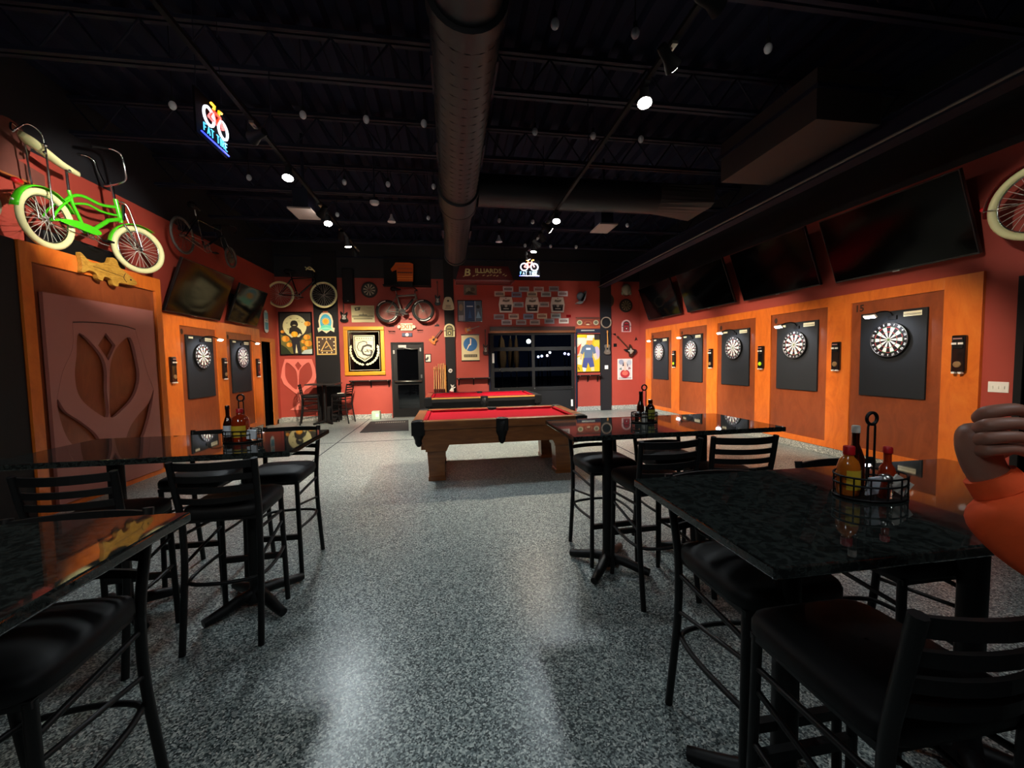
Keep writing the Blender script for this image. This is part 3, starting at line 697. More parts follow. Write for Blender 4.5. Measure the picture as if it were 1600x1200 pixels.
# ================================================================== pool tables
def pool_table(x0, x1, y0, y1, h, wood, apron, cap, label, leg_in):
    cx, cy = (x0+x1)/2, (y0+y1)/2; w, d = x1-x0, y1-y0
    t = thing('pool_table', label, 'pool table', (cx, cy, 0), 0, 'pool tables'); rw = .13
    obj('playing_bed', G().bx(-w/2+.02, w/2-.02, -d/2+.02, d/2-.02, h-.09, h-.035), M_cloth, t)
    # six wooden rails, broken by the pockets
    gap = .085
    for sx in (-1, 1): obj('rail', G().bx(*sorted((sx*(w/2-rw), sx*w/2)), -d/2+rw, d/2-rw, h-.11, h), wood, t, bevel=.012, seg=3)
    for sy in (-1, 1):
        for sx in (-1, 1):
            a, b = sorted((sx*.07, sx*(w/2-rw))); obj('rail', G().bx(a, b, *sorted((sy*(d/2-rw), sy*d/2)), h-.11, h), wood, t, bevel=.012, seg=3)
    # cushions
    for sy in (-1, 1):
        for sx in (-1, 1):
            a, b = sorted((sx*.06, sx*(w/2-rw-.05))); yy = sy*(d/2-rw)
            pts = [(a, yy), (b, yy), (b-.03, yy-sy*.05), (a+.03, yy-sy*.05)]
            if sy < 0: pts = pts[::-1]
            obj('cushion', G().prismz(pts[::-1], h-.05, h-.006), M_cloth, t)
    for sx in (-1, 1):
        xx = sx*(w/2-rw); a, b = -d/2+rw+.05, d/2-rw-.05
        pts = [(xx, a), (xx, b), (xx-sx*.05, b-.03), (xx-sx*.05, a+.03)]
        if sx > 0: pts = pts[::-1]
        obj('cushion', G().prismz(pts[::-1], h-.05, h-.006), M_cloth, t)
    # pockets: black leather cup + net block
    for sx in (-1, 0, 1):
        for sy in (-1, 1):
            px, py = sx*(w/2-.075), sy*(d/2-(.075 if sx else .05))
            g = G().torus((px, py, h-.012), .062, .020, 'z', 18, 6).lathe([(.05, h-.24), (.075, h-.18), (.078, h-.02), (.06, h-.018)], (px, py, 0), 16)
            if sx == 0: g.box((px, sy*(d/2-.005), h-.075), (.155, .05, .16))
            else: g.box((px, py, h-.09), (.16, .16, .17))
            p = obj('pocket', g, M_vinyl, t)
            obj('net_tassel', G().lathe([(.02, h-.33), (.045, h-.29), (.05, h-.235)], (px, py, 0), 10), M_vinyl, p)
            if sx: obj('pocket_hole', G().prismz(circ(px-sx*.01, py-sy*.01, .058, 16), h-.006, h-.002), M_blackwall, p)
            else: obj('pocket_hole', G().prismz(circ(px, py, .055, 16), h-.006, h-.002), M_blackwall, p)
    # sloped apron with corner shoulders
    for sy in (-1, 1):
        yb, yt = sy*(d/2-.12), sy*(d/2-.05)
        pts = [(-w/2+.05, h-.11), (w/2-.05, h-.11), (w/2-.17, h-.40), (w/2-.42, h-.40), (w/2-.46, h-.32), (-w/2+.46, h-.32), (-w/2+.42, h-.40), (-w/2+.17, h-.40)]
        obj('side_apron', G().prism(pts, min(yb, yt), max(yb, yt)), apron, t, bevel=.006)
    for sx in (-1, 1):
        obj('end_apron', G().bx(*sorted((sx*(w/2-.17), sx*(w/2-.10))), -d/2+.1, d/2-.1, h-.38, h-.11), apron, t)
    for sx in (-1, 1):
        for sy in (-1, 1):
            lx, ly = sx*(w/2-leg_in), sy*(d/2-.24); g = G()
            vs = []; 
            for z, q in ((h-.36, .135), (h-.41, .135), (h-.41, .115), (.06, .10), (.05, .11), (0, .11)): vs += [(lx-q, ly-q, z), (lx+q, ly-q, z), (lx+q, ly+q, z), (lx-q, ly+q, z)]
            fs = [(i*4+k, i*4+(k+1) % 4, (i+1)*4+(k+1) % 4, (i+1)*4+k) for i in range(5) for k in range(4)]+[(0,1,2,3), (23,22,21,20)]
            g.add(vs, fs); obj('leg', g, apron, t)
    if cap:
        for sy in (-1, 1): obj('rail_cap', G().bx(-w/2+.14, w/2-.14, *sorted((sy*(d/2-.012), sy*(d/2+.004))), h-.03, h-.002), cap, t)
    return t
pool_table(-.50, 1.78, 5.05, 6.42, .80, M_pooloak, M_pooloak, None, 'oak pool table with bright red cloth in the middle of the room', .29)
pool_table(-.56, 1.95, 8.45, 9.95, .80, M_blackwall, M_blackwall, M_tanrail, 'black pool table with tan rails and red cloth nearer the garage door', .29)
obj('end_cap_rail', G().bx(-1.25, -1.13, -.6, .6, .7995, .806), mat('cherry_end_rail', '#8a3a22', .3), [o for o in COL.objects if o.name.startswith('pool_table') and o.location.y > 8][0])

# ================================================================== sauce caddies and what they hold
def caddy(x, y, label, h=.27, a=.105, b=.075):
    t = thing('sauce_caddy', label, 'caddy', (x, y, TZ), 0, 'wire sauce caddies')
    g = G()
    for z in (.006, .05, .075):
        g.tube([(a*math.cos(2*PI*i/28), b*math.sin(2*PI*i/28), z) for i in range(28)], .0035, 6, closed=True)
    for i in range(14):
        p = 2*PI*i/14; g.tube([(a*math.cos(p), b*math.sin(p), .004), (a*math.cos(p), b*math.sin(p), .077)], .0025, 5)
    obj('basket', g, M_black, t)
    obj('basket_floor', G().prismz([(a*math.cos(2*PI*i/28), b*math.sin(2*PI*i/28)) for i in range(28)], .003, .007), M_black, t)
    g = G()
    for s in (-1, 1): g.tube([(s*.014, 0, .006), (s*.014, 0, h-.05), (s*.010, 0, h-.04)], .0035, 6)
    g.torus((0, 0, h-.022), .020, .0055, 'y', 20, 6); obj('handle', g, M_black, t)
    return t
def bottle(x, y, prof, body, cap, capprof, lab, label, name='sauce_bottle', cat='bottle', labz=None, labr=None):
    t = thing(name, label, cat, (x, y, TZ+.008))
    obj('glass_body', G().lathe(prof, n=18), body, t)
    if capprof: obj('cap', G().lathe(capprof, n=14), cap, t)
    if lab:
        z0, z1 = labz; r = labr; vs = []; n = 10
        for i in range(n+1):
            p = -PI/2-1.0+2.0*i/n; vs += [(r*math.cos(p), r*math.sin(p), z0), (r*math.cos(p), r*math.sin(p), z1)]
        obj('paper_label', G().add(vs, [(2*i, 2*i+2, 2*i+3, 2*i+1) for i in range(n)], True), lab, t)
    return t
M_ylab = mat('yellow_label', '#c9a92c', .5); M_wlab = mat('white_blue_label', '#c9d2dc', .5); M_glab = mat('olive_label', '#a3a03a', .5); M_salt = mat('salt', '#d8d4c8', .8)
big = [(.030, 0), (.032, .006), (.032, .095), (.026, .115), (.014, .128), (.014, .135)]; bigcap = [(.0165, .135), (.0165, .160), (.015, .163)]
slim = [(.022, 0), (.024, .005), (.024, .07), (.020, .085), (.011, .10), (.011, .135)]; slimcap = [(.0135, .135), (.0135, .152), (.011, .156)]
tall = [(.026, 0), (.027, .005), (.027, .11), (.018, .14), (.011, .16), (.011, .20)]; tallcap = [(.0125, .20), (.0125, .222), (.011, .225)]
shk = [(.019, 0), (.021, .004), (.019, .05), (.018, .06)]; shkcap = [(.0195, .06), (.018, .072), (.008, .078)]
cx, cy = 1.395, 1.125
caddy(cx, cy, 'wire caddy with ring handle on the foreground granite table', .285, .115, .08)
bottle(cx-.072, cy+.012, big, M_amber2, M_redcap, bigcap, M_ylab, 'round amber hot sauce bottle with red cap and yellow label, foreground caddy', labz=(.02, .085), labr=.0325)
bottle(cx-.008, cy+.045, tall, M_brownglass, M_salt, tallcap, None, 'tall cream-topped bottle behind the handle of the foreground caddy')
bottle(cx+.068, cy+.0, slim, M_amber, M_redcap, slimcap, None, 'slim dark-necked red sauce bottle in the foreground caddy')
bottle(cx+.004, cy-.045, shk, M_glass, M_alu, shkcap, None, 'small glass salt shaker at the front of the foreground caddy', 'salt_shaker', 'shaker')
o = obj('sweetener_packet', G().box((0,0,0), (.055, .006, .06)), M_wlab, None, loc=(cx-.042, cy-.045, TZ+.05), rot=(.15, 0, .12)); tag(o, 'blue and white packet stack standing in the foreground caddy', 'packet')
o = obj('sugar_packet', G().box((0,0,0), (.07, .005, .05)), M_salt, None, loc=(cx+.052, cy-.052, TZ+.048), rot=(.2, .55, -.1)); tag(o, 'tilted white sugar packet leaning in the foreground caddy', 'packet')
cx, cy = 1.44, 2.80
caddy(cx, cy, 'wire caddy with ring handle on the middle granite table', .285, .10, .07)
bottle(cx+.045, cy-.01, big, M_brownglass, M_brownglass, bigcap, M_glab, 'dark bottle with olive yellow label in the middle caddy', labz=(.02, .09), labr=.0325)
bottle(cx-.02, cy+.02, tall, M_brownglass, M_blackenamel, tallcap, None, 'tall dark bottle behind the handle of the middle caddy')
bottle(cx-.06, cy-.015, shk, M_glass, M_alu, shkcap, None, 'small glass shaker in the middle caddy, nearer the aisle', 'salt_shaker', 'shaker')
bottle(cx-.02, cy-.04, shk, M_salt, M_alu, shkcap, None, 'filled white shaker at the front of the middle caddy', 'salt_shaker', 'shaker')
cx, cy = -1.315, 2.73
caddy(cx, cy, 'wire caddy with ring handle on the tulip table', .30, .11, .075)
bottle(cx-.075, cy-.01, tall, M_brownglass, M_blackenamel, tallcap, M_wlab, 'dark long-neck bottle with pale label in the caddy by the tulip', labz=(.03, .10), labr=.0275)
bottle(cx+.0, cy-.02, [(.048, 0), (.05, .006), (.05, .12), (.042, .15), (.02, .165), (.018, .18)], M_amber, M_redcap, [(.02, .18), (.02, .20), (.018, .203)], M_ylab, 'squat red sauce bottle with yellow label in the caddy by the tulip', labz=(.03, .10), labr=.0505)
bottle(cx+.07, cy-.01, shk, M_glass, M_alu, shkcap, None, 'small glass shaker in the caddy by the tulip', 'salt_shaker', 'shaker')
o = obj('sugar_packet', G().box((0,0,0), (.05, .02, .055)), M_wlab, None, loc=(cx+.075, cy-.048, TZ+.05), rot=(.1, .1, .1)); tag(o, 'small stack of pale packets in the caddy by the tulip', 'packet')
# ================================================================== bicycles
def wheel(parent, x, z, r, tyre, rim, tr, disc=None, spokes=28, seed=0):
    w = obj('wheel', G().torus((x, 0, z), r-tr, tr, 'y', 44, 8), tyre, parent)
    obj('rim', G().torus((x, 0, z), r-2*tr-.006, .009, 'y', 36, 6), rim, w)
    g = G(); R = r-2*tr-.006
    for i in range(spokes):
        a = 2*PI*i/spokes; b = a+(.55 if i % 4 < 2 else -.55); s = .02 if i % 2 else -.02
        g.tube([(x+.022*math.cos(b), s, z+.022*math.sin(b)), (x+R*math.cos(a), 0, z+R*math.sin(a))], .0022, 4)
    obj('spokes', g, M_spoke if rim in (M_chrome, M_alu) else rim, w)
    obj('hub', G().cyl((x, -.04, z), (x, .04, z), .022, n=12), rim, w)
    if disc: obj('wheel_cover', G().cyl((x, -.012, z), (x, .012, z), r*.55, n=20), disc, w)
    return w
def fender(parent, x, z, r, m, a0, a1, wid=.035):
    g = G(); n = 16; vs = []; fs = []
    for i in range(n+1):
        a = a0+(a1-a0)*i/n
        for k in range(5):
            u = -1+k/2; rr = r+.016-.014*u*u; vs.append((x+rr*math.cos(a), u*wid, z+rr*math.sin(a)))
    for i in range(n):
        for k in range(4): fs.append((i*5+k, i*5+k+1, (i+1)*5+k+1, (i+1)*5+k))
    g.add(vs, fs, True); o = obj('fender', g, m, parent); s = o.modifiers.new('thick', 'SOLIDIFY'); s.thickness = .003; return o
def crank(parent, x, z, r, m):
    c = obj('crank', G().torus((x, -.045, z), r, .006, 'y', 24, 6).torus((x, -.045, z), r*.35, .006, 'y', 16, 6).tube([(x, -.06, z), (x+.13, -.07, z-.06)], .009, 6).tube([(x, .05, z), (x-.13, .06, z+.06)], .009, 6), m, parent)
    g = G()
    for i in range(5):
        a = 2*PI*i/5; g.tube([(x+r*.3*math.cos(a), -.045, z+r*.3*math.sin(a)), (x+r*math.cos(a), -.045, z+r*math.sin(a))], .005, 5)
    obj('chainring_arms', g, m, c)
    obj('pedal', G().box((x+.13, -.11, z-.06), (.09, .07, .02)), M_black, c); obj('pedal', G().box((x-.13, .10, z+.06), (.09, .07, .02)), M_black, c)
def chain(parent, xa, za, ra, xb, zb, rb, m): obj('chain', G().tube([(xa, -.045, za+ra), (xb, -.045, zb+rb)], .005, 5).tube([(xa, -.045, za-ra), (xb, -.045, zb-rb)], .005, 5), m, parent)

# lime green lowrider-style cruiser on top of the tulip cabinet (front towards +x local = back wall)
b = thing('bicycle', 'lime green cruiser bicycle with cream tyres on top of the tulip cabinet', 'bicycle', (-4.25, 5.63, 2.832), PI/2)
rx, r, hx = -.56, .312, .42
SA = math.radians(-24)
def steer(o): o.location = (hx, 0, 0); o.rotation_euler = (0, 0, SA); return o
wheel(b, rx, r, r, M_cream, M_chrome, .034); steer(wheel(b, .20, r, r, M_cream, M_chrome, .034))
fender(b, rx, r, r+.014, M_green, .5, 3.05, .045); steer(fender(b, .20, r, r+.014, M_green, 1.0, 3.1, .045))
bbx, bbz = -.06, .33
g = G()
for s in (-1, 1): g.tube(smooth_path([(rx, s*.05, r), (-.46, s*.045, .47), (-.30, s*.02, .62)], 4), .012, 8)
g.tube(smooth_path([(-.36, .0, .56), (-.25, 0, .68), (-.10, 0, .745), (.14, 0, .74), (.38, 0, .80)], 6), .019, 10)
g.tube(smooth_path([(-.24, 0, .60), (-.05, 0, .67), (.16, 0, .66), (.41, 0, .70)], 5), .014, 8)
g.tube([(.43, 0, .66), (.24, 0, .58), (bbx+.06, 0, .38), (bbx, 0, bbz)], .025, 10)
g.tube([(-.275, 0, .74), (-.24, 0, .60), (bbx-.03, 0, bbz)], .018, 10)
for s in (-1, 1): g.tube(smooth_path([(rx, s*.05, r), (-.34, s*.045, .38), (bbx-.10, s*.03, .40), (bbx, s*.03, bbz)], 4), .014, 8)
g.tube([(.375, 0, .90), (.445, 0, .62)], .026, 10)
obj('frame', g, M_green, b)
obj('chain_guard', G().prism(sm2([(-.50, .325), (-.36, .385), (-.10, .40), (.03, .36), (-.05, .31), (-.28, .315)], 3), -.075, -.065), M_green, b)
g = G()
for s in (-1, 1):
    g.tube(smooth_path([(.02, s*.045, .60), (.08, s*.05, .50), (.16, s*.052, .36), (.20, s*.052, r)], 4), .012, 8)
    g.tube(smooth_path([(-.02, s*.03, .88), (.06, s*.045, .86), (.13, s*.05, .66), (.21, s*.055, r)], 4), .009, 6)
g.tube([(.05, 0, .86), (.04, 0, .66)], .022, 10)
steer(obj('fork', g, M_chrome, b))
g = G().tube([(-.04, 0, .90), (-.06, 0, 1.10)], .017, 8)
for s in (-1, 1):
    g.tube(smooth_path([(-.06, 0, 1.07), (-.05, s*.12, 1.08), (-.02, s*.20, 1.14), (-.05, s*.24, 1.28), (-.08, s*.25, 1.40), (-.16, s*.25, 1.43), (-.24, s*.25, 1.41)], 5), .0135, 8)
steer(obj('handlebar', g, M_chrome, b))
for s in (-1, 1): steer(obj('grip', G().tube([(-.22, s*.25, 1.415), (-.38, s*.25, 1.36)], .018, 8), M_black, b))
path = smooth_path([(-.76, 0, 1.10), (-.66, 0, 1.07), (-.50, 0, 1.03), (-.32, 0, .99), (-.12, 0, .985)], 5)
vs = []; n = len(path)
for i, p in enumerate(path):
    u = i/(n-1); wd = .085*(1-.55*u)*min(1, .35+3*u, .3+4*(1-u))
    for k in range(10):
        a_ = 2*PI*k/10; vs.append((p[0], wd*math.cos(a_), p[2]+.030*math.sin(a_)))
g = G().add(vs, [(i*10+k, i*10+(k+1) % 10, (i+1)*10+(k+1) % 10, (i+1)*10+k) for i in range(n-1) for k in range(10)]+[tuple(range(10))[::-1], tuple(range((n-1)*10, n*10))], True)
obj('banana_seat', g, M_cream, b)
obj('seat_post', G().cyl((-.275, 0, .72), (-.29, 0, .98), .013), M_chrome, b)
g = G()
for s in (-1, 1): g.tube(smooth_path([(rx, s*.07, r), (-.60, s*.085, .75), (-.62, s*.09, 1.05), (-.66, s*.09, 1.17), (-.76, s*.07, 1.20), (-.82, s*.03, 1.12), (-.83, 0, 1.08)], 5), .009, 6)
obj('sissy_bar', g, M_chrome, b)
obj('seat_clamp', G().sphere((-.63, -.10, 1.06), .02, 8, 6).sphere((-.64, -.10, .98), .018, 8, 6).sphere((-.29, -.03, .95), .022, 8, 6), M_chrome, b)
crank(b, bbx, bbz, .075, M_chrome); chain(b, rx, r, .04, bbx, bbz, .075, M_chrome)
obj('kick_stand', G().tube([(bbx-.05, -.06, bbz-.05), (-.02, -.10, .22), (.06, -.12, .22)], .009, 6), M_chrome, b)
obj('reflector', G().sphere((-.83, 0, .60), .04, 12, 8, (1.5, .8, .8)), M_redlens, b)
obj('fender_button', G().sphere((-.895, 0, .40), .012, 8, 6), M_white, b)

def diamond_bike(name, label, loc, rz, R, F, rr, rf, tyre, rim, frame, tr, drop, sad=(.0, .0), cover=None, fat=.016):
    b = thing(name, label, 'bicycle', loc, rz)
    wheel(b, R[0], R[1], rr, tyre, rim, tr); wheel(b, F[0], F[1], rf, tyre, rim, tr, cover)
    L = F[0]-R[0]; bx, bz = R[0]+.40*L, R[1]-.03; sx, sz = R[0]+.27*L, R[1]+.46; hx, hz = R[0]+.80*L, R[1]+.44
    g = G().tube([(bx, 0, bz), (sx, 0, sz)], fat, 8).tube([(sx+.01, 0, sz-.05), (hx, 0, hz)], fat, 8).tube([(bx, 0, bz), (hx+.015, 0, hz-.07)], fat*1.15, 8).tube([(hx-.012, 0, hz+.04), (hx+.02, 0, hz-.11)], fat*1.2, 8)
    for s in (-1, 1): g.tube([(R[0], s*.05, R[1]), (sx, s*.02, sz-.06)], .009, 6).tube([(R[0], s*.05, R[1]), (bx, s*.03, bz)], .010, 6)
    obj('frame', g, frame, b)
    g = G()
    for s in (-1, 1): g.tube(smooth_path([(hx+.02, s*.03, hz-.11), (hx+.07, s*.045, (hz+F[1])/2), (F[0], s*.05, F[1])], 4), .012, 6)
    obj('fork', g, frame, b)
    obj('seat_post', G().cyl((sx, 0, sz), (sx-.03, 0, sz+.12), .012), M_alu, b)
    obj('saddle', G().tube(smooth_path([(sx-.16, 0, sz+.14), (sx-.08, 0, sz+.145), (sx+.04, 0, sz+.135), (sx+.12, 0, sz+.13)], 3), [.02, .05, .065, .06, .055, .045, .035, .028, .02, .012], 10), M_vinyl, b)
    g = G().tube([(hx-.012, 0, hz+.04), (hx-.02, 0, hz+.12), (hx+.05, 0, hz+.13)], .012, 6)
    if drop:
        for s in (-1, 1): g.tube(smooth_path([(hx+.05, 0, hz+.13), (hx+.05, s*.16, hz+.13), (hx+.14, s*.19, hz+.12), (hx+.15, s*.19, hz+.03), (hx+.05, s*.19, hz-.01)], 5), .011, 6)
    else: g.tube(smooth_path([(hx-.02, -.28, hz+.16), (hx+.02, -.1, hz+.14), (hx+.05, 0, hz+.13), (hx+.02, .1, hz+.14), (hx-.02, .28, hz+.16)], 4), .012, 6)
    obj('handlebar', g, frame if drop else M_black, b)
    crank(b, bx, bz, .095, rim); chain(b, R[0], R[1], .035, bx, bz, .095, M_alu)
    return b
# dark bicycle over the left televisions
diamond_bike('bicycle', 'dark vintage bicycle hung above the televisions behind the green one', (-4.30, 8.10, 3.70), PI/2, (-.70, 0), (.76, .02), .30, .21, mat('grey_tyre', '#4a4744', .7), mat('dull_rim', '#6a6660', .4, metal=.8), M_blackenamel, .018, True, cover=mat('wicker_cover', '#5a4a3a', .8))
obj('wall_mount', G().bx(-.35, -.25, .0, .27, .20, .28).bx(.25, .35, .0, .27, .28, .36), M_steel, COL.objects['bicycle.001'])
# cream tyre bicycle on the back wall
bk = diamond_bike('bicycle', 'black bicycle with cream tyres high on the back wall over the pumpkin poster', (-3.80, YB-.30, 3.385), 0, (-.535, 0), (.535, 0), .345, .345, M_cream, M_alu, M_blackenamel, .026, False)
obj('bar_ends', G().tube(smooth_path([(.19, -.26, .66), (.28, -.28, .60), (.38, -.24, .60)], 4), .014, 6).tube(smooth_path([(.19, -.20, .60), (.30, -.26, .66), (.40, -.2, .56)], 4), .014, 6), M_cream, bk)
# fat tyre mountain bike above the exit door
mb = diamond_bike('bicycle', 'dark mountain bicycle with fat tyres above the exit door', (-1.18, YB-.30, 2.955), 0, (-.475, 0), (.475, .02), .31, .31, M_tyre, M_greyenamel, M_greyenamel, .038, False, fat=.026)
obj('tyre_logo', G().torus((-.475, -.03, 0), .272, .014, 'y', 10, 5, 1.7, 2.6).torus((-.475, -.03, 0), .272, .014, 'y', 10, 5, -1.4, -.5).torus((.475, -.03, .02), .272, .014, 'y', 10, 5, 1.5, 2.5).torus((.475, -.03, .02), .272, .014, 'y', 10, 5, -1.9, -.8), M_white, mb)
obj('motor', G().cyl((-.06, -.06, -.02), (-.06, .06, -.02), .075, n=16), M_tyre, mb); obj('battery', G().tube([(.02, 0, .06), (.22, 0, .32)], .04, 10), M_tyre, mb)
# red bicycle at the edge, only its wheel in view
rb = thing('bicycle', 'red fendered bicycle with a cream tyre cut off by the picture edge', 'bicycle', (5.44, 2.98, 2.94), -PI/2)
wheel(rb, 0, 0, .355, M_cream, M_chrome, .034); fender(rb, 0, 0, .367, M_redenamel, .9, 3.25, .045)
wheel(rb, 1.10, 0, .355, M_cream, M_chrome, .034)
g = G().tube([(0, 0, 0), (.30, 0, .42), (.86, 0, .46)], .018, 8).tube([(.45, 0, -.03), (.84, 0, .36)], .02, 8).tube([(.45, 0, -.03), (.30, 0, .42)], .018, 8).tube([(0, 0, 0), (.45, 0, -.03)], .012, 6).tube([(.84, 0, .52), (.92, 0, .28), (1.10, .05, 0)], .015, 8)
obj('frame', g, M_redenamel, rb); obj('fender_stay', G().tube([(0, -.05, 0), (-.36, -.05, .02)], .005, 5), M_chrome, rb)
obj('reflector', G().sphere((-.395, 0, .06), .022, 8, 6), M_redlens, rb)
obj('saddle', G().sphere((.26, 0, .60), .12, 12, 8, (1, .7, .45)), M_vinyl, rb); obj('seat_post', G().cyl((.30,0,.42), (.28,0,.58), .012), M_chrome, rb)

# wooden sign board and round plaque behind the green bicycle
sg = thing('wooden_sign', 'weathered reddish wooden sign behind the green bicycle seat', 'sign', (-4.50, 5.05, 3.66), PI/2)
obj('banner_board', G().prism([(-.35, .16), (.30, .06), (.30, -.10), (-.35, -.12)], -.03, 0), mat('weathered_red_wood', '#6b3a30', .7, noise=.2, nscale=10), sg)
obj('round_top', G().prism(circ(-.02, .30, .2, 20), -.02, 0), MATS['weathered_red_wood'], sg)
obj('edge_strip', G().prism([(-.35, -.10), (.30, -.08), (.30, -.10), (-.35, -.12)], -.036, -.03), M_doortrim, sg)
dp = thing('round_plaque', 'pale round plaque at the picture edge beside the green bicycle', 'plaque', (-4.42, 4.62, 3.17), PI/2)
obj('disc', G().lathe([(.17, 0), (.17, .02), (.15, .03)], n=28, axis='y'), mat('pale_plaque', '#b9b48e', .6), dp); obj('rim', G().torus((0,-.02,0), .165, .012, 'y', 28, 6), MATS['pale_plaque'], dp)
# skateboard deck on the left wall near the doorway
sk = thing('skateboard_deck', 'pale blue skateboard deck hung above the narrow doorway', 'skateboard', (XL, 10.83, 2.645), PI/2)
dk = [(.10*math.cos(a), .18+.10*math.sin(a)) for a in [i*PI/8 for i in range(9)]]+[(.10*math.cos(a), -.18+.10*math.sin(a)) for a in [PI+i*PI/8 for i in range(9)]]
plate('deck', [dk], .015, mat('white_deck', '#c8d4da', .4), sk, y=-.03)
art('deck_graphic', sk, [(rect(-.09, -.20, .09, -.02), '#3f93b5'), (rect(-.09, .06, .09, .22), '#6fb0cc'), (rect(-.06, .0, .06, .045), '#8fa6b0')], y0=-.0455)
# ================================================================== back wall decorations
YW = YB
def W(name, label, cat, x, z, y=None, group=None): return thing(name, label, cat, (x, YW if y is None else y, z), 0, group)
def framed(name, label, cat, x, z, w, h, frame, fw, shapes, depth=.03, y=None, back='#101010'):
    t = W(name, label, cat, x, z, y); bw, bh = w/2, h/2
    obj('frame', G().bx(-bw, bw, -depth, 0, bh-fw, bh).bx(-bw, bw, -depth, 0, -bh, -bh+fw).bx(-bw, -bw+fw, -depth, 0, -bh+fw, bh-fw).bx(bw-fw, bw, -depth, 0, -bh+fw, bh-fw), frame, t)
    obj('backing', G().bx(-bw+fw, bw-fw, -depth*.5, 0, -bh+fw, bh-fw), M_blackwall, t)
    art('print', t, [(rect(-bw+fw, -bh+fw, bw-fw, bh-fw), back)]+shapes, y0=-depth*.5)
    return t
P = 'YB'
# pumpkin-head poster (generic night scene)
def pumpkin(x, z, r): return [(circ(x, z, r, 18, r*.82), '#d58a1c'), (circ(x-r*.35, z, r*.42, 14, r*.78), '#e7a63a'), (circ(x+r*.4, z, r*.35, 14, r*.72), '#c77a18'), (rect(x-r*.1, z+r*.75, x+r*.1, z+r*1.1), '#4f5a1e')]
s = [(rect(-.39, -.55, .39, .55), '#2b2a26'), (circ(-.03, .20, .30, 30), '#d9d6a0'), (circ(-.10, .27, .05, 10), '#c9c58c'), (circ(.08, .33, .04, 10), '#c9c58c'), (circ(-.16, .10, .05, 10), '#c9c58c')]
for (x, z) in ((-.12, .40), (.05, .40), (-.22, .28), (-.20, .12), (.16, .30)): s.append(([(x-.035, z+.015), (x, z-.01), (x+.035, z+.015), (x, z+.005)], '#3a3626'))
s += [([(-.39, -.55), (-.39, -.02), (-.2, -.12), (-.05, -.25), (.1, -.2), (.2, -.05), (.39, .02), (.39, -.55)], '#6e6a35')]
for p in ((-.27, -.14, .10), (-.18, -.30, .075), (.27, -.10, .09), (.30, -.27, .10), (.20, -.40, .07), (.30, .26, .08), (-.33, .05, .05), (.18, -.22, .06)): s += pumpkin(*p)
s += [([(-.39, -.55), (-.39, -.28), (-.25, -.38), (-.12, -.55)], '#24301a'), ([(.1, -.55), (.2, -.45), (.39, -.42), (.39, -.55)], '#b8c9c0'),
      ([(-.17, -.02), (-.15, .14), (-.08, .19), (.05, .17), (.13, .10), (.17, -.02), (.10, -.10), (.09, -.16), (-.12, -.16), (-.12, -.08)], '#26241f'),
      ([(-.12, -.14), (.08, -.14), (.13, -.55), (.03, -.55), (.0, -.30), (-.03, -.55), (-.07, -.55)], '#20222a'), ([(-.03, -.52), (.0, -.28), (.03, -.52)], '#e6e2b4'),
      (circ(-.03, .24, .10, 18, .085), '#2a261e'), (circ(-.03, .29, .085, 14, .06), '#191713'), ([(-.08, .215), (-.03, .235), (.03, .215), (-.03, .205)], '#d6cf98'),
      ([(-.20, -.03), (-.11, -.11), (-.06, -.10), (-.14, .0)], '#d9d0a4'), ([(.15, -.03), (.08, -.10), (.02, -.09), (.10, .0)], '#d9d0a4'), (circ(-.03, -.02, .085, 18, .075), '#eba51c'), (circ(-.03, -.02, .03, 12, .07), '#f4bd3c')]
framed('poster', 'framed night poster of a figure holding a pumpkin before a moon', 'poster', -4.088, 2.392, .845, 1.16, M_blackenamel, .035, s, .04)
# sun emblem sign
t = W('sun_sign', 'oval sun emblem sign with banner on the black pilaster', 'sign', -3.309, 2.671, YB-.05)
ov = [(-.09, .27), (.09, .27), (.15, .20), (.185, .05), (.17, -.12), (.22, -.14), (.20, -.25), (.11, -.20), (.0, -.28), (-.11, -.20), (-.20, -.25), (-.22, -.14), (-.17, -.12), (-.185, .05), (-.15, .20)]
plate('board', [ov], .02, mat('cream_sign', '#e0d8b0', .5), t)
s = [(circ(0, .02, .145, 24, .215), '#3aa7c4'), (circ(0, -.13, .14, 18, .08), '#5fd0b0')]
for i in range(16):
    a = 2*PI*i/16; s.append(([(.07*math.cos(a-.15), .04+.07*math.sin(a-.15)), (.125*math.cos(a), .04+.13*math.sin(a)), (.07*math.cos(a+.15), .04+.07*math.sin(a+.15))], '#f0a818'))
s += [(circ(0, .04, .078, 18), '#f2b01e'), (circ(0, .04, .05, 14), '#e8951a'), ([(-.20, -.235), (-.12, -.17), (.12, -.17), (.20, -.235), (.16, -.15), (.0, -.12), (-.16, -.15)], '#8fe0c0')]
art('emblem', t, s, y0=-.0205); obj('bottle_cap_top', G().bx(-.06, .06, -.025, 0, .27, .31), mat('rust_orange', '#a5502a', .5), t)
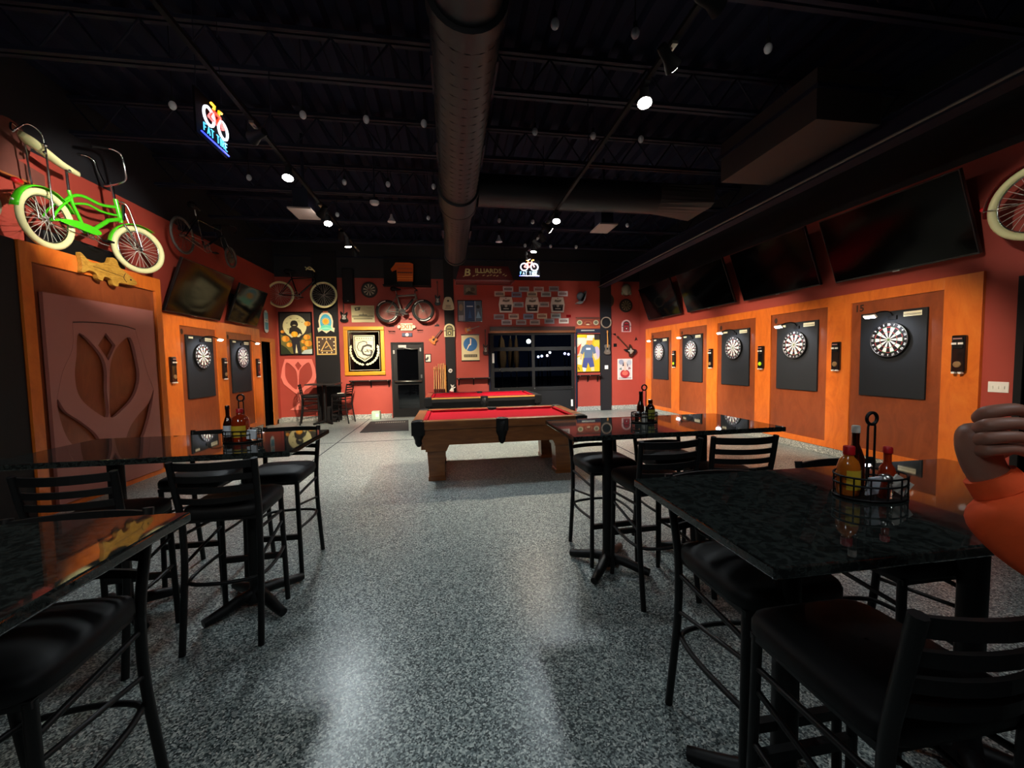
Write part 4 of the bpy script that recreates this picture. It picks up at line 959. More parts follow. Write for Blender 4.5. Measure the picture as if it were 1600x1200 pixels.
# triangle sign with ball lamps
t = W('billiard_sign', 'brown square sign with cream triangle and dots on the black pilaster', 'sign', -3.314, 2.054, YB-.05)
obj('frame', G().bx(-.25, .25, -.03, 0, .215, .245).bx(-.25, .25, -.03, 0, -.245, -.215).bx(-.25, -.22, -.03, 0, -.215, .215).bx(.22, .25, -.03, 0, -.215, .215), mat('cream_frame', '#d9b56a', .5), t)
obj('panel', G().bx(-.22, .22, -.012, 0, -.215, .215), mat('brown_panel', '#4d3a2a', .6), t)
plate('triangle', [[(0, .15), (-.165, -.15), (.165, -.15)], [(0, .10), (-.125, -.13), (.125, -.13)]], .012, MATS['cream_frame'], t, y=-.012)
g = G()
for x, z in ((-.1,.185),(0,.185),(.1,.185),(-.19,.1),(-.19,.0),(-.19,-.1),(.19,.1),(.19,0),(.19,-.1),(-.12,-.185),(0,-.185),(.12,-.185)): g.sphere((x, -.016, z), .019, 10, 6)
obj('ball_dots', g, mat('cream_dot', '#f0e2b4', .4), t); obj('cue_mark', G().tube([(-.04, -.014, -.06), (.04, -.014, .0)], .012, 6), MATS['cream_frame'], t)
# hanging black speaker box
t = W('column_speaker', 'black column speaker hung high beside the black pilaster', 'speaker', -2.679, 3.62, YB)
obj('cabinet', G().bx(-.14, .14, -.2, 0, -.42, .5), M_black, t, bevel=.015); obj('grille', G().bx(-.115, .115, -.208, -.2, -.34, .46), M_blackwall, t); obj('badge', G().bx(-.02, .02, -.212, -.208, -.385, -.365), M_alu, t)
# antique dartboards
def old_board(x, z, r, c1, c2, label, cat='dartboard'):
    t = W('old_dartboard', label, cat, x, z)
    obj('board', G().lathe([(r, 0), (r, .03), (r-.01, .036)], n=32, axis='y'), mat('worn_board_rim', '#2b211a', .7), t)
    s = [(circ(0, 0, r*.9, 28), '#1d1712')]
    for i in range(20):
        a0 = i*PI/10; a1 = a0+PI/10
        if i % 2: s.append(([(r*.15*math.cos(a0), r*.15*math.sin(a0)), (r*.72*math.cos(a0), r*.72*math.sin(a0)), (r*.72*math.cos(a1), r*.72*math.sin(a1)), (r*.15*math.cos(a1), r*.15*math.sin(a1))], c1))
    s.append((circ(0, 0, r*.12, 12), c2)); art('face', t, s, y0=-.036, step=.0004)
    obj('wire', G().torus((0,-.04,0), r*.74, .004, 'y', 28, 5), M_greyenamel, t)
old_board(-2.153, 3.575, .216, '#b0a48a', '#6a4a3a', 'worn antique dartboard high on the wall between speaker and jersey')
old_board(5.327, 3.175, .205, '#7c7356', '#3a2a22', 'dim antique dartboard high in the dark red corner')
# cream landscape sign
t = W('ship_sign', 'cream tin sign with small ship drawing above the gold mirror', 'sign', -2.348, 2.921)
obj('tin_plate', G().bx(-.305, .305, -.012, 0, -.23, .23), mat('cream_tin', '#cfc796', .4), t, bevel=.003)
art('drawing', t, [([(-.22, .17), (-.06, .19), (-.08, .10), (-.20, .08)], '#4d4c3a'), ([(-.18, .15), (-.12, .16), (-.13, .11), (-.17, .11)], '#b5ae82'), (rect(-.29, -.06, .29, -.045), '#6b6848'), (rect(-.29, -.10, .29, -.065), '#8f8a62'), (rect(-.25, -.15, .25, -.12), '#77724e'), ([(-.01, -.05), (.0, .05), (.02, -.05)], '#59563c'), ([(-.12, -.05), (-.10, -.02), (.1, -.02), (.13, -.05)], '#59563c'), (rect(.10, .16, .25, .172), '#8f8a62')], y0=-.0125)
# gold framed mirror with crest
t = W('crest_mirror', 'large gold framed mirror with a white shield crest', 'mirror', -2.341, 1.901)
fw = .105
obj('frame', G().bx(-.54, .54, -.05, 0, .675-fw, .675).bx(-.54, .54, -.05, 0, -.675, -.675+fw).bx(-.54, -.54+fw, -.05, 0, -.675+fw, .675-fw).bx(.54-fw, .54, -.05, 0, -.675+fw, .675-fw), M_gold, t, bevel=.012, seg=3)
obj('glass', G().bx(-.435, .435, -.02, 0, -.57, .57), M_mirror, t)
obj('inner_line', G().bx(-.40, .40, -.0225, -.02, .525, .535).bx(-.40, .40, -.0225, -.02, -.535, -.525).bx(-.40, -.392, -.0225, -.02, -.525, .525).bx(.392, .40, -.0225, -.02, -.525, .525), mat('frost_line', '#b8b090', .6), t)
crm, drk = '#d6d0a6', '#2a2822'
shd = lambda k, dz=0: [(-.28*k, .43*k+dz), (.28*k, .43*k+dz), (.28*k, .05*k+dz), (.20*k, -.17*k+dz), (0, -.30*k+dz), (-.20*k, -.17*k+dz), (-.28*k, .05*k+dz)]
s = []
for sd in (-1, 1):
    for i in range(9):
        a = -PI/2+sd*(.18+i*.20); cx_, cz_ = .37*math.cos(a), .02+.40*math.sin(a); da = a+sd*PI/2
        s.append(([(cx_+.075*math.cos(da)+.0*math.cos(a), cz_+.075*math.sin(da)), (cx_+.035*math.cos(a), cz_+.035*math.sin(a)), (cx_-.05*math.cos(da), cz_-.05*math.sin(da)), (cx_-.035*math.cos(a), cz_-.035*math.sin(a))], crm))
s += [(shd(1), crm), (shd(.93, .01), drk), (shd(.86, .02), crm), (rect(-.24, .285, .24, .295), drk), ('T', 'C', .42, -.06, .10, drk, .012), ('T', 'C', .39, -.06, .10, crm, .0), ('T', 'G', .44, .06, .0, drk, .016), ('T', 'G', .34, .06, .0, crm, -.004)]
for i in range(7): s.append((rect(-.20+i*.06, .325, -.165+i*.06, .36), '#7a755c'))
for i in range(8): s.append((rect(-.13+i*.034, -.20-.02*math.cos((i-3.5)*.5), -.108+i*.034, -.17-.02*math.cos((i-3.5)*.5)), '#4a473a'))
art('crest_print', t, s, y0=-.021)
# guitars
def guitar(x, z, y, length, bw, body, neck, ang, label, kind='guitar', acoustic=False, name='guitar', violin=False, d=.04):
    t = W(name, label, kind, x, z, y); r = thing; 
    bl = length*.42; pts = [(0, bl/2), (bw*.36, bl*.44), (bw*.42, bl*.28), (bw*.30, bl*.06), (bw*.40, -bl*.14), (bw*.5, -bl*.30), (bw*.38, -bl*.46), (0, -bl*.5), (-bw*.38, -bl*.46), (-bw*.5, -bl*.30), (-bw*.40, -bl*.14), (-bw*.30, bl*.06), (-bw*.42, bl*.28), (-bw*.36, bl*.44)]
    if not acoustic and not violin: pts[0] = (0, bl*.30); pts[1] = (bw*.40, bl*.50); pts[-1] = (-bw*.40, bl*.56)
    off = -length/2+bl/2; c, q = math.cos(ang), math.sin(ang)
    rot = lambda P_: [(a*c-b*q, a*q+b*c) for a, b in P_]
    plate('body', [rot([(a, b+off) for a, b in sm2(pts, 3)])], d, body, t, y=-.03)
    n0, n1 = off+bl*.2, length/2-.12*length
    plate('neck', [rot([(-bw*.07, n0), (bw*.07, n0), (bw*.055, n1), (-bw*.055, n1)])], .02, neck, t, y=-.03-d)
    plate('headstock', [rot([(-bw*.06, n1), (bw*.06, n1), (bw*.11, n1+.05*length), (bw*.09, length/2), (-bw*.09, length/2), (-bw*.11, n1+.05*length)])], .02, neck, t, y=-.03-d+.008)
    if acoustic: plate('sound_hole', [rot([(a, b+off+bl*.08) for a, b in circ(0, 0, bw*.14, 14)])], .003, M_blackwall, t, y=-.0305-d)
    else: plate('pickguard', [rot([(a*.5, b*.45+off) for a, b in pts])], .004, mat('pale_pickguard', '#9a958a', .4), t, y=-.0305-d)
    plate('bridge', [rot([(-bw*.16, off-bl*.2), (bw*.16, off-bl*.2), (bw*.16, off-bl*.15), (-bw*.16, off-bl*.15)])], .006, M_alu, t, y=-.031-d)
    return t
guitar(-2.834, 3.024, None, .68, .215, M_blackenamel, M_darkwood, 0, 'small black electric guitar hung between the pilaster and the tin sign')
guitar(-.311, 3.49, None, .68, .16, M_blackenamel, M_darkwood, 0, 'slim dark bass guitar hung high beside the mountain bicycle')
guitar(-.374, 2.284, None, .46, .22, M_guitar, M_darkwood, -.70, 'amber ukulele hung at a slant above the cue rack', 'ukulele', True, 'ukulele')
guitar(.644, 2.502, None, .42, .15, M_guitar, M_greyenamel, -1.27, 'small violin hung sideways above the blue round poster', 'violin', False, 'violin', True)
guitar(1.012, 2.107, None, .73, .16, M_darkwood, M_darkwood, 0, 'dark brown guitar hung beside the garage door edge')
guitar(4.688, 2.058, YB-.05, .72, .20, mat('pewter', '#7a746a', .4, metal=.5), M_tanrail, 0, 'thin banjo-like guitar hung on the charcoal pilaster', 'banjo', True, 'banjo')
guitar(5.297, 1.961, None, .80, .30, M_blackenamel, M_darkwood, .78, 'glossy black guitar hung at a slant in the red corner')
# jersey
t = W('jersey', 'orange striped jersey hung flat high above the mountain bicycle', 'jersey', -1.22, 3.95, YB-.32)
J = [(-.17, .30), (.20, .30), (.29, .27), (.29, .10), (.27, -.20), (-.14, -.20), (-.15, .12), (-.27, .06), (-.30, .12), (-.20, .24)]
plate('cloth', [J], .05, mat('orange_knit', '#c65a1e', .9), t)
art('stripes', t, [(rect(-.13, .02, .27, .05), '#4a2415'), (rect(-.13, -.08, .27, -.06), '#e8872c'), (rect(-.13, -.14, .27, -.12), '#e8872c'), (rect(-.12, .12, .27, .16), '#a8481a'), (rect(-.16, .22, .24, .25), '#b25020')], y0=-.051)
obj('dark_hem', G().bx(-.12, .26, -.05, 0, -.34, -.20), M_blackwall, t)
t = W('black_shelf', 'long black ledge under the orange jersey', 'shelf', -1.12, 3.66); obj('shelf_board', G().bx(-.64, .64, -.26, 0, 0, .03), M_blackwall, t); obj('back_panel', G().bx(-.64, .64, -.02, 0, .03, .85), M_blackwall, t)
# shaped signs on pilaster
t = W('bear_sign', 'cream rounded lantern-shaped sign beside the slim bass guitar', 'sign', -.02, 3.20, YB-.05)
plate('board', [sm2([(-.07, .18), (.07, .18), (.12, .08), (.16, -.08), (.13, -.17), (-.13, -.17), (-.16, -.08), (-.12, .08)], 3)], .025, mat('cream_tin2', '#c3bb96', .5), t)
art('marks', t, [(circ(0, .08, .03, 12), '#3a352a'), (rect(-.07, -.06, .07, -.04), '#6a6450'), (rect(-.07, -.10, .07, -.08), '#6a6450'), (rect(-.09, -.14, .09, -.125), '#4a4536')], y0=-.0255)
def jukebox(x, z, y, c, acc, label):
    t = W('jukebox_sign', label, 'sign', x, z, y)
    arc = lambda r, b: [(-r, b)]+[(-r*math.cos(i*PI/12), .04+r*math.sin(i*PI/12)) for i in range(13)]+[(r, b)]
    plate('arch', [arc(.15, -.18)], .03, mat(c[0], c[1], .4), t)
    art('marks', t, [(arc(.105, -.16), '#2a241c'), (arc(.08, -.15), acc), (circ(0, -.08, .05, 14), '#16130f'), (circ(0, -.08, .025, 12), c[1]), (rect(-.07, .02, .07, .05), '#2a241c'), (rect(-.15, -.02, -.105, .0), '#2a241c'), (rect(.105, -.02, .15, .0), '#2a241c')], y0=-.0305)
jukebox(-.005, 2.45, YB-.05, ('jukebox_cream', '#d8cf9c'), '#8a8450', 'cream jukebox-shaped sign on the pilaster by the ukulele')
jukebox(5.337, 2.558, None, ('jukebox_pink', '#d8b0ac'), '#a32a34', 'pink and red jukebox-shaped sign in the red corner')
# exit sign
t = W('exit_sign', 'lit exit sign with two lamp heads above the dark door', 'exit sign', -1.186, 2.555)
obj('housing', G().bx(-.165, .165, -.05, 0, -.10, .10), mat('cream_exit', '#e6d6b0', .5), t, bevel=.008)
g = G(); add_text(g, 'EXIT', .17, 0, 0, -.0515, None, .004); obj('lettering', g, mat('exit_letters', '#e0562a', .5, emit='#ff5a2a', estr=.6), t)
for s_ in (-1, 1):
    h = obj('lamp_head', G().lathe([(.02, 0), (.045, .03), (.045, .06)], (s_*.20, -.04, .0), 12, None, 'y'), mat('cream_exit', '#e6d6b0', .5), t); obj('lamp_arm', G().tube([(s_*.16, -.03, 0), (s_*.20, -.05, 0)], .015, 6), M_black, h)
t = W('door_sensor', 'small blue and white device under the exit sign', 'sensor', -1.181, 2.338); obj('case', G().bx(-.14, .14, -.04, 0, -.05, .05), mat('navy_plastic', '#2c3a5c', .5), t, bevel=.006); obj('centre_lens', G().lathe([(.05, .04), (.045, .06)], n=14, axis='y'), M_white, t)
# little black cut-outs
def cut(x, z, pts, label, name='metal_cutout'):
    o = obj(name, G().prism(pts, -.012, 0), M_black, None, loc=(x, YW, z)); tag(o, label, 'wall cutout', 'small black metal cutouts'); return o
def script(x, z, w_, label):
    t = thing('script_cutout', label, 'wall cutout', (x, YW, z), 0, 'small black metal cutouts')
    pts = [(-w_/2+w_*i/24, -.01, .025*math.sin(i*1.35)*(1.2 if i < 5 else .8)) for i in range(25)]
    obj('wire_word', G().tube(pts, .006, 5), M_black, t); obj('underline', G().bx(-w_/2, w_/2, -.012, 0, -.06, -.05), M_black, t)
script(-1.595, 2.436, .18, 'black wire script word beside the exit sign, on the mirror side')
script(-.819, 2.462, .16, 'black wire script word beside the exit sign, on the ukulele side')
cut(-1.60, 2.582, rect(-.07, -.016, .07, .016), 'small black bar under the mountain bicycle rear wheel')
cut(-.68, 2.625, rect(-.07, -.016, .07, .016), 'small black bar under the mountain bicycle front wheel')
cut(-.35, 2.621, [(-.07, -.05), (-.05, .0), (-.02, -.02), (0, .05), (.03, -.01), (.05, .02), (.07, -.05)], 'small jagged black cutout above the ukulele')
cut(5.78-.12, 2.16, [(-.05, -.06), (.0, .07), (.05, -.05), (.02, -.02)], 'small dark cutout nearest the panelling in the red corner')
cut(4.98, 1.98, rect(-.05, -.05, .05, .05), 'small dark square cutout below the guitar neck in the red corner')
cut(4.95, 2.30, [(-.06, .02), (.06, -.04), (.05, .04)], 'small dark wedge cutout beside the charcoal pilaster')
# door-side sign, cue rack, thermostat, figurine
framed('notice', 'small black and white notice beside the dark door', 'notice', -.625, 1.675, .165, .235, M_blackenamel, .015, [(rect(-.065, -.10, .065, .10), '#d8d4c4'), ([(-.06, -.02), (.0, .05), (.03, .0), (.05, .02), (.05, -.06), (-.03, -.08)], '#222')] if False else [(rect(-.065, -.10, .065, .10), '#d8d4c4'), ([(-.065, -.02), (.0, .05), (.02, .0), (-.02, -.07), (-.065, -.06)], '#222222')], .015)
cr = W('cue_rack', 'wooden wall rack holding pool cues beside the pilaster', 'cue rack', -.30, 1.05)
obj('bottom_shelf', G().bx(-.24, .22, -.11, 0, -.42, -.385), M_doortrim, cr); obj('top_rail', G().bx(-.20, .20, -.04, 0, .30, .33), M_doortrim, cr); obj('side_board', G().bx(.13, .20, -.05, -.01, -.42, .42), M_tanrail, cr)
obj('shelf_edge', G().bx(-.24, .22, -.115, -.105, -.40, -.37), M_darkwood, cr)
for i, (x, h) in enumerate([(-.47, .76), (-.41, .78), (-.345, .84), (-.285, .84), (-.235, .85), (-.185, .86)]):
    nm = ['first', 'second', 'third', 'fourth', 'fifth', 'sixth'][i]
    t = thing('pool_cue', nm+' cue in the wall rack counted from the door', 'cue', (x, YW-.075, .67), 0, 'cues in the wall rack')
    obj('shaft', G().cyl((0,0,.12), (.01*(3-i)*.3, .045, h), .013, .009, 10), M_cue, t); obj('butt', G().cyl((0,0,0), (0,.005,.12), .016, .014, 10), M_darkwood, t)
t = W('thermostat', 'round white thermostat on the narrow black pilaster', 'thermostat', -.005, 1.304, YB-.05); obj('case', G().lathe([(.06, 0), (.06, .025), (.05, .035)], n=18, axis='y'), M_white, t); obj('dial', G().lathe([(.03, .035), (.03, .04)], n=14, axis='y'), M_alu, t)
t = W('dog_figurine', 'little white figurine standing at the foot of the narrow pilaster', 'figurine', .03, .685, YB-.16)
g = G().sphere((0,0,.07), .05, 12, 8, (1,.8,1.4)).sphere((.01,-.01,.17), .036, 10, 8).tube([(-.02,0,.19), (-.035,0,.235)], [.014,.004], 6).tube([(.03,0,.19), (.06,0,.22)], [.014,.004], 6).tube([(-.03,0,.10), (-.07,-.02,.05)], .013, 6).tube([(.03,0,.12), (.09,-.02,.155)], .012, 6)
obj('body', g, M_white, t); obj('red_base', G().bx(-.08, .03, -.05, .05, -.02, .03), M_redcap, t)
tag(obj('low_shelf', G().bx(-.2, .2, -.12, 0, -.03, 0), M_darkwood, None, loc=(.03, YB-.05, .665)), 'little dark shelf under the white figurine', 'shelf')
# right-hand posters
framed('photo', 'small dim framed photo high between pilaster and garage', 'picture', .615, 3.60, .37, .285, M_greyenamel, .02, [(rect(-.165, -.12, .165, .12), '#6b675a'), (circ(-.06, 0, .07, 14), '#8a8674'), (circ(.07, .02, .06, 14), '#504c40'), ([(-.16, -.12), (-.05, -.02), (.05, -.06), (.16, -.12)], '#3f3c32')], .02)
framed('triptych', 'dark blue poster in three panels under the small dim photo', 'poster', .587, 3.002, .70, .61, M_blackenamel, .02, [(rect(-.33, -.285, -.16, .285), '#5b5c5a'), (circ(-.25, .1, .06, 12, .1), '#8a7a5c'), (rect(-.32, -.28, -.18, -.12), '#9aa0a6'), (rect(-.16, -.285, -.145, .285), '#b5b8ba'), (rect(-.145, -.285, .145, .285), '#16335f'), (rect(-.09, .12, .09, .15), '#b9c4d4'), ([(-.05, -.2), (.0, .05), (.05, -.2)], '#2c5a92'), (rect(.145, -.285, .16, .285), '#b5b8ba'), (rect(.16, -.285, .33, .285), '#4a5a6a'), (circ(.24, .12, .05, 12), '#151515'), ([(.17, -.2), (.24, .0), (.32, -.2)], '#7fa4c0')], .025)
t = W('round_poster', 'cream hanging poster with a blue circle and white streak', 'poster', .582, 1.953)
obj('paper', G().bx(-.255, .255, -.012, 0, -.36, .36), mat('cream_paper', '#cfc59a', .6), t); obj('hanger_bar', G().bx(-.26, .26, -.02, 0, .36, .385).bx(-.26, .26, -.02, 0, -.385, -.36), M_blackenamel, t)
art('artwork', t, [(circ(0, .10, .20, 30), '#2f6aa3'), ([(-.01, .27), (.03, .25), (.02, .08), (-.03, .06), (-.10, -.06), (-.12, -.07), (-.05, .09), (-.01, .12)], '#e8e4cf'), (rect(-.19, -.27, .19, -.19), '#3a342c')]+[(rect(-.17+i*.05, -.255, -.14+i*.05, -.205), '#8f8768') for i in range(7)], y0=-.0125)
t = W('emblem_board', 'red sign board with three round emblems above the player poster', 'sign', 4.117, 2.596)
obj('board', G().bx(-.38, .38, -.02, 0, -.24, .24), mat('brick_sign', '#8a3a26', .5), t); obj('top_strip', G().bx(-.36, .36, -.03, -.02, .19, .215), M_alu, t)
art('emblems', t, [(circ(-.26, .07, .085, 20, .075), '#c9bf96'), (circ(-.26, .07, .055, 16, .045), '#6e7a54'), (circ(.0, .05, .115, 20, .065), '#a8623c'), (circ(.0, .05, .085, 16, .045), '#7a2c1e'), (rect(-.05, .0, .04, .03), '#d8cfa8'), (circ(.25, .07, .085, 20, .075), '#bdb590'), (circ(.25, .07, .055, 16, .045), '#6a6450'), ([(-.38, -.06), (-.2, -.03), (.2, -.06), (.38, -.02), (.38, -.09), (-.38, -.09)], '#b8552c'), (rect(-.38, -.24, .38, -.12), '#1e2436'), (rect(-.22, -.18, .20, -.155), '#c9c9b8')], y0=-.0205)
# player poster
s = [(rect(-.37, -.56, .37, .56), '#d8b01c'), (circ(-.20, .36, .16, 18), '#c9cdb8'), (circ(-.30, .10, .13, 16, .18), '#d8b99a'), (circ(.28, .30, .10, 16), '#d8c43a'), ([(-.37, .15), (-.2, .3), (-.28, .0), (-.37, -.1)], '#b5442c'), (circ(.27, .0, .11, 16, .2), '#b9a8c4'), ([(-.37, -.15), (-.15, -.05), (-.20, -.35), (-.37, -.32)], '#e0d8b8'),
     ([(-.18, .18), (-.08, .26), (.12, .26), (.22, .18), (.25, .0), (.17, -.03), (.15, .05), (.14, -.14), (-.12, -.14), (-.12, .05), (-.16, -.04), (-.24, .0)], '#5a6c84'), (rect(-.06, .10, .08, .16), '#d8dce0'), ([(-.14, -.14), (.15, -.14), (.20, -.42), (.06, -.44), (.0, -.28), (-.05, -.46), (-.19, -.42)], '#474f86'), ([(-.24, .0), (-.16, -.04), (-.20, -.20), (-.26, -.18)], '#d8a878'), ([(.17, -.03), (.25, .0), (.31, -.18), (.22, -.22)], '#e0c09a'),
     ([(-.18, -.42), (-.06, -.45), (-.08, -.55), (-.16, -.55)], '#e6e2d4'), ([(.08, -.43), (.19, -.41), (.20, -.54), (.10, -.54)], '#e6c79a'), (circ(.05, .34, .085, 18, .10), '#d88f4a'), ([(-.05, .38), (.15, .38), (.16, .46), (-.06, .46)], '#d8d4c0'), (rect(-.03, .46, .2, .54), '#e6e2d4'), (rect(.20, .40, .37, .56), '#2a2422'), (rect(-.37, .47, -.06, .56), '#e8c018'), ([(-.30, -.40), (-.27, -.50), (-.29, -.52), (-.32, -.42)], '#2a2a1c')]
framed('poster', 'bright yellow framed poster of an athlete beside the garage door', 'poster', 4.111, 1.748, .78, 1.155, M_blackenamel, .02, s, .03)
# cap, tray, helmet, wreath, plate
t = W('hanging_cap', 'grey blue trucker cap hung on the wall by the plates', 'cap', 3.873, 3.384)
obj('crown', G().sphere((0, -.09, .05), .13, 16, 10, (.9, .75, 1)), mat('grey_blue_cap', '#5c6a76', .8), t); obj('brim', G().prism(sm2([(-.16, -.16), (-.05, -.10), (.08, -.10), (.15, .16), (.11, .16), (.04, -.14), (-.06, -.17)], 3), -.2, -.02), mat('pale_brim', '#8a949a', .7), t)
t = W('round_tray', 'dark wooden round tray hung above the wreath', 'tray', 4.715, 3.322); obj('disc', G().lathe([(.225, 0), (.225, .02), (.20, .03)], n=32, axis='y'), mat('brown_tray', '#33251b', .6), t); obj('rim', G().torus((0,-.025,0), .215, .016, 'y', 32, 6), mat('tray_rim', '#4a3a28', .6), t)
t = W('old_helmet', 'pale leather helmet hung near the dark corner ceiling', 'helmet', 5.302, 3.646); obj('shell', G().sphere((0, -.10, .0), .155, 16, 10, (.95, .7, 1.1)), mat('pale_leather', '#7e7a66', .7), t); obj('ear_flap', G().sphere((-.12, -.10, -.11), .06, 10, 8, (.8,.6,1)).sphere((.12, -.10, -.11), .06, 10, 8, (.8,.6,1)), MATS['pale_leather'], t); obj('strap', G().tube(smooth_path([(-.12,-.1,-.15), (0,-.12,-.2), (.12,-.1,-.15)], 4), .01, 6), M_darkwood, t)
t = W('wall_wreath', 'pale round hoop with dark centre on the charcoal pilaster', 'wreath', 4.671, 2.662, YB-.05); obj('hoop', G().torus((0,-.02,0), .155, .02, 'y', 32, 8), mat('rope', '#8f7a66', .8), t); obj('centre', G().lathe([(.15, 0), (.15, .01)], n=28, axis='y'), M_blackwall, t); obj('twine', G().torus((0,-.035,0), .155, .006, 'y', 24, 5), mat('twine', '#b09a80', .8), t)
t = W('wall_outlet', 'small white switch plate on the charcoal pilaster', 'switch', 4.681, 1.313, YB-.05); obj('plate', G().bx(-.055, .055, -.008, 0, -.057, .057), M_white, t, bevel=.003); obj('toggle', G().bx(-.01, .01, -.016, -.008, -.02, .02), M_white, t)
framed('guitar_poster', 'white framed poster of a red guitar in the red corner', 'poster', 5.294, 1.239, .47, .635, M_white, .015, [(rect(-.22, -.30, .22, .30), '#c9c4c4'), (circ(-.12, .22, .08, 10), '#8a92a8'), (circ(.14, .20, .08, 10), '#a8b0bc'), (circ(0, -.14, .155, 22, .13), '#a32c34'), (circ(0, -.12, .10, 18, .07), '#d8685c'), ([(-.04, -.04), (.04, -.04), (.03, .22), (-.03, .22)], '#d8b4a4'), ([(-.09, .10), (-.05, .24), (-.03, .10)], '#2a2430'), ([(.05, .22), (.10, .12), (.08, .06)], '#2a2430'), (rect(-.21, -.28, .21, -.265), '#4a4a54'), ([(-.2, .0), (-.12, .06), (-.1, -.02)], '#5f7a74'), ([(.2, .02), (.12, .08), (.1, -.02)], '#7a5a64')], .025)
# crate-front signs and licence plates above the garage door
M_plate = mat('crate_white', '#cfcac0', .5)
for i, (x, z, l) in enumerate([(1.634, 3.183, 'white and black crate front sign over the garage door, bluish one'), (2.409, 3.181, 'white and black crate front sign over the garage door, the middle one'), (3.178, 3.188, 'white and black crate front sign over the garage door, warm lit one')]):
    t = W('crate_sign', l, 'sign', x, z, None, 'crate front signs')
    plate('board', [[(-.17, .22), (.17, .22), (.21, .0), (.18, -.22), (-.18, -.22), (-.21, .0)]], .06, M_plate, t)
    art('marks', t, [([(-.165, .0), (.165, .0), (.145, -.18), (-.145, -.18)], '#15141a'), (circ(0, -.03, .045, 14), '#a8a49a'), (rect(-.08, -.13, .08, -.105), '#b8b4a8'), (rect(-.14, -.04, -.07, -.03), '#8f8b80'), (rect(.07, -.04, .14, -.03), '#8f8b80'), ([(-.11, .09), (-.08, .15), (.0, .13), (.11, .15), (.10, .09), (.0, .07)], '#6a655c'), (circ(0, .18, .02, 10), '#8f8b80')], y0=-.0605)
rowsP = [('top', [(1.71,3.64),(2.18,3.64),(2.62,3.64),(3.08,3.66)]), ('second', [(1.46,3.50),(1.96,3.48),(2.42,3.50),(2.84,3.50),(3.35,3.52)]), ('middle', [(2.01,3.19),(2.78,3.20)]), ('fourth', [(1.43,2.84),(1.86,2.85),(2.30,2.85),(2.71,2.86),(3.13,2.87)]), ('bottom', [(1.65,2.68),(2.08,2.68),(2.49,2.68),(2.93,2.71),(3.37,2.72)])]
ORD = ['first', 'second', 'third', 'fourth', 'fifth', 'sixth', 'seventh', 'eighth', 'ninth', 'tenth']
tints = ['#c4c6cc', '#9aa3a8', '#b5a8a4', '#8f9098', '#d0c8b8', '#7d93b4', '#c9bfa4', '#a8b0b0']
pi = 0
for rn, lst in rowsP:
    for j, (x, z) in enumerate(lst):
        t = W('licence_plate', '%s licence plate from the jersey side in the %s row over the garage door' % (ORD[j], rn), 'licence plate', x, z, None, 'licence plates over the garage door')
        tc = tints[pi % 8]; pi += 1
        obj('tin', G().bx(-.152, .152, -.006, 0, -.076, .076), mat('plate_'+tc[1:], tc, .4), t, bevel=.004)
        s = [(rect(-.11+k*.038, -.035, -.083+k*.038, .03), '#4a4a52' if pi % 3 else '#6a3a3a') for k in range(6)]+[(rect(-.07, .045, .07, .055), '#6a6a70')]
        art('embossed_marks', t, s, y0=-.0062, step=.0002)
tag(obj('dark_tag', G().bx(-.07, .07, -.012, 0, -.04, .04), M_redenamel, None, loc=(3.52, YW, 2.86)), 'tiny dark red tag at the end of the fourth plate row', 'tag')
# drink rails with brackets
def drink_rail(x, w_, label):
    t = W('drink_rail', label, 'shelf', x, 1.03); obj('shelf_board', G().bx(-w_/2, w_/2, -.22, 0, .03, .06), M_black, t, bevel=.004)
    n = max(2, int(w_/.4))
    for i in range(n+1):
        xx = -w_/2+.06+(w_-.12)*i/n
        obj('bracket', G().tube([(xx, -.01, -.14), (xx, -.18, .03)], .01, 6).bx(xx-.015, xx+.015, -.02, 0, -.15, .03), M_black, t)
        obj('bolt', G().sphere((xx, -.225, .045), .016, 8, 6), M_alu, t)
drink_rail(-2.2, 1.08, 'black drink rail on the wall under the gold mirror')
drink_rail(.65, .98, 'black drink rail on the wall under the blue circle poster')
drink_rail(4.10, .74, 'black drink rail on the wall under the athlete poster')
# floor things near the door
t = thing('bait_box', 'small pale green box on the floor near the dark door', 'box', (-2.07, YB-.14, 0)); obj('case', G().bx(-.11, .11, -.1, .1, 0, .22), mat('pale_green_plastic', '#a9c4ae', .5), t, bevel=.015); obj('front_label', G().bx(.0, .08, -.104, -.1, .08, .17), M_white, t); obj('lid', G().bx(-.1, .1, -.09, .09, .22, .235), MATS['pale_green_plastic'], t)
t = thing('door_mat', 'charcoal floor mat with faint white lettering before the dark door', 'mat', (-1.58, 10.1, 0)); obj('mat_pad', G().prismz([(-.47, -.85), (.60, -.85), (.42, .85), (-.56, .85)], .001, .012), mat('charcoal_mat', '#232325', .9), t)
g = G()
for i in range(14): 
    x = -.38+i*.055; g.add([(x, .48, .0125), (x+.03, .48, .0125), (x+.035, .60, .0125), (x+.005, .60, .0125)], [(0,1,2,3)])
obj('worn_lettering', g, mat('worn_white', '#8a8a80', .8), t)
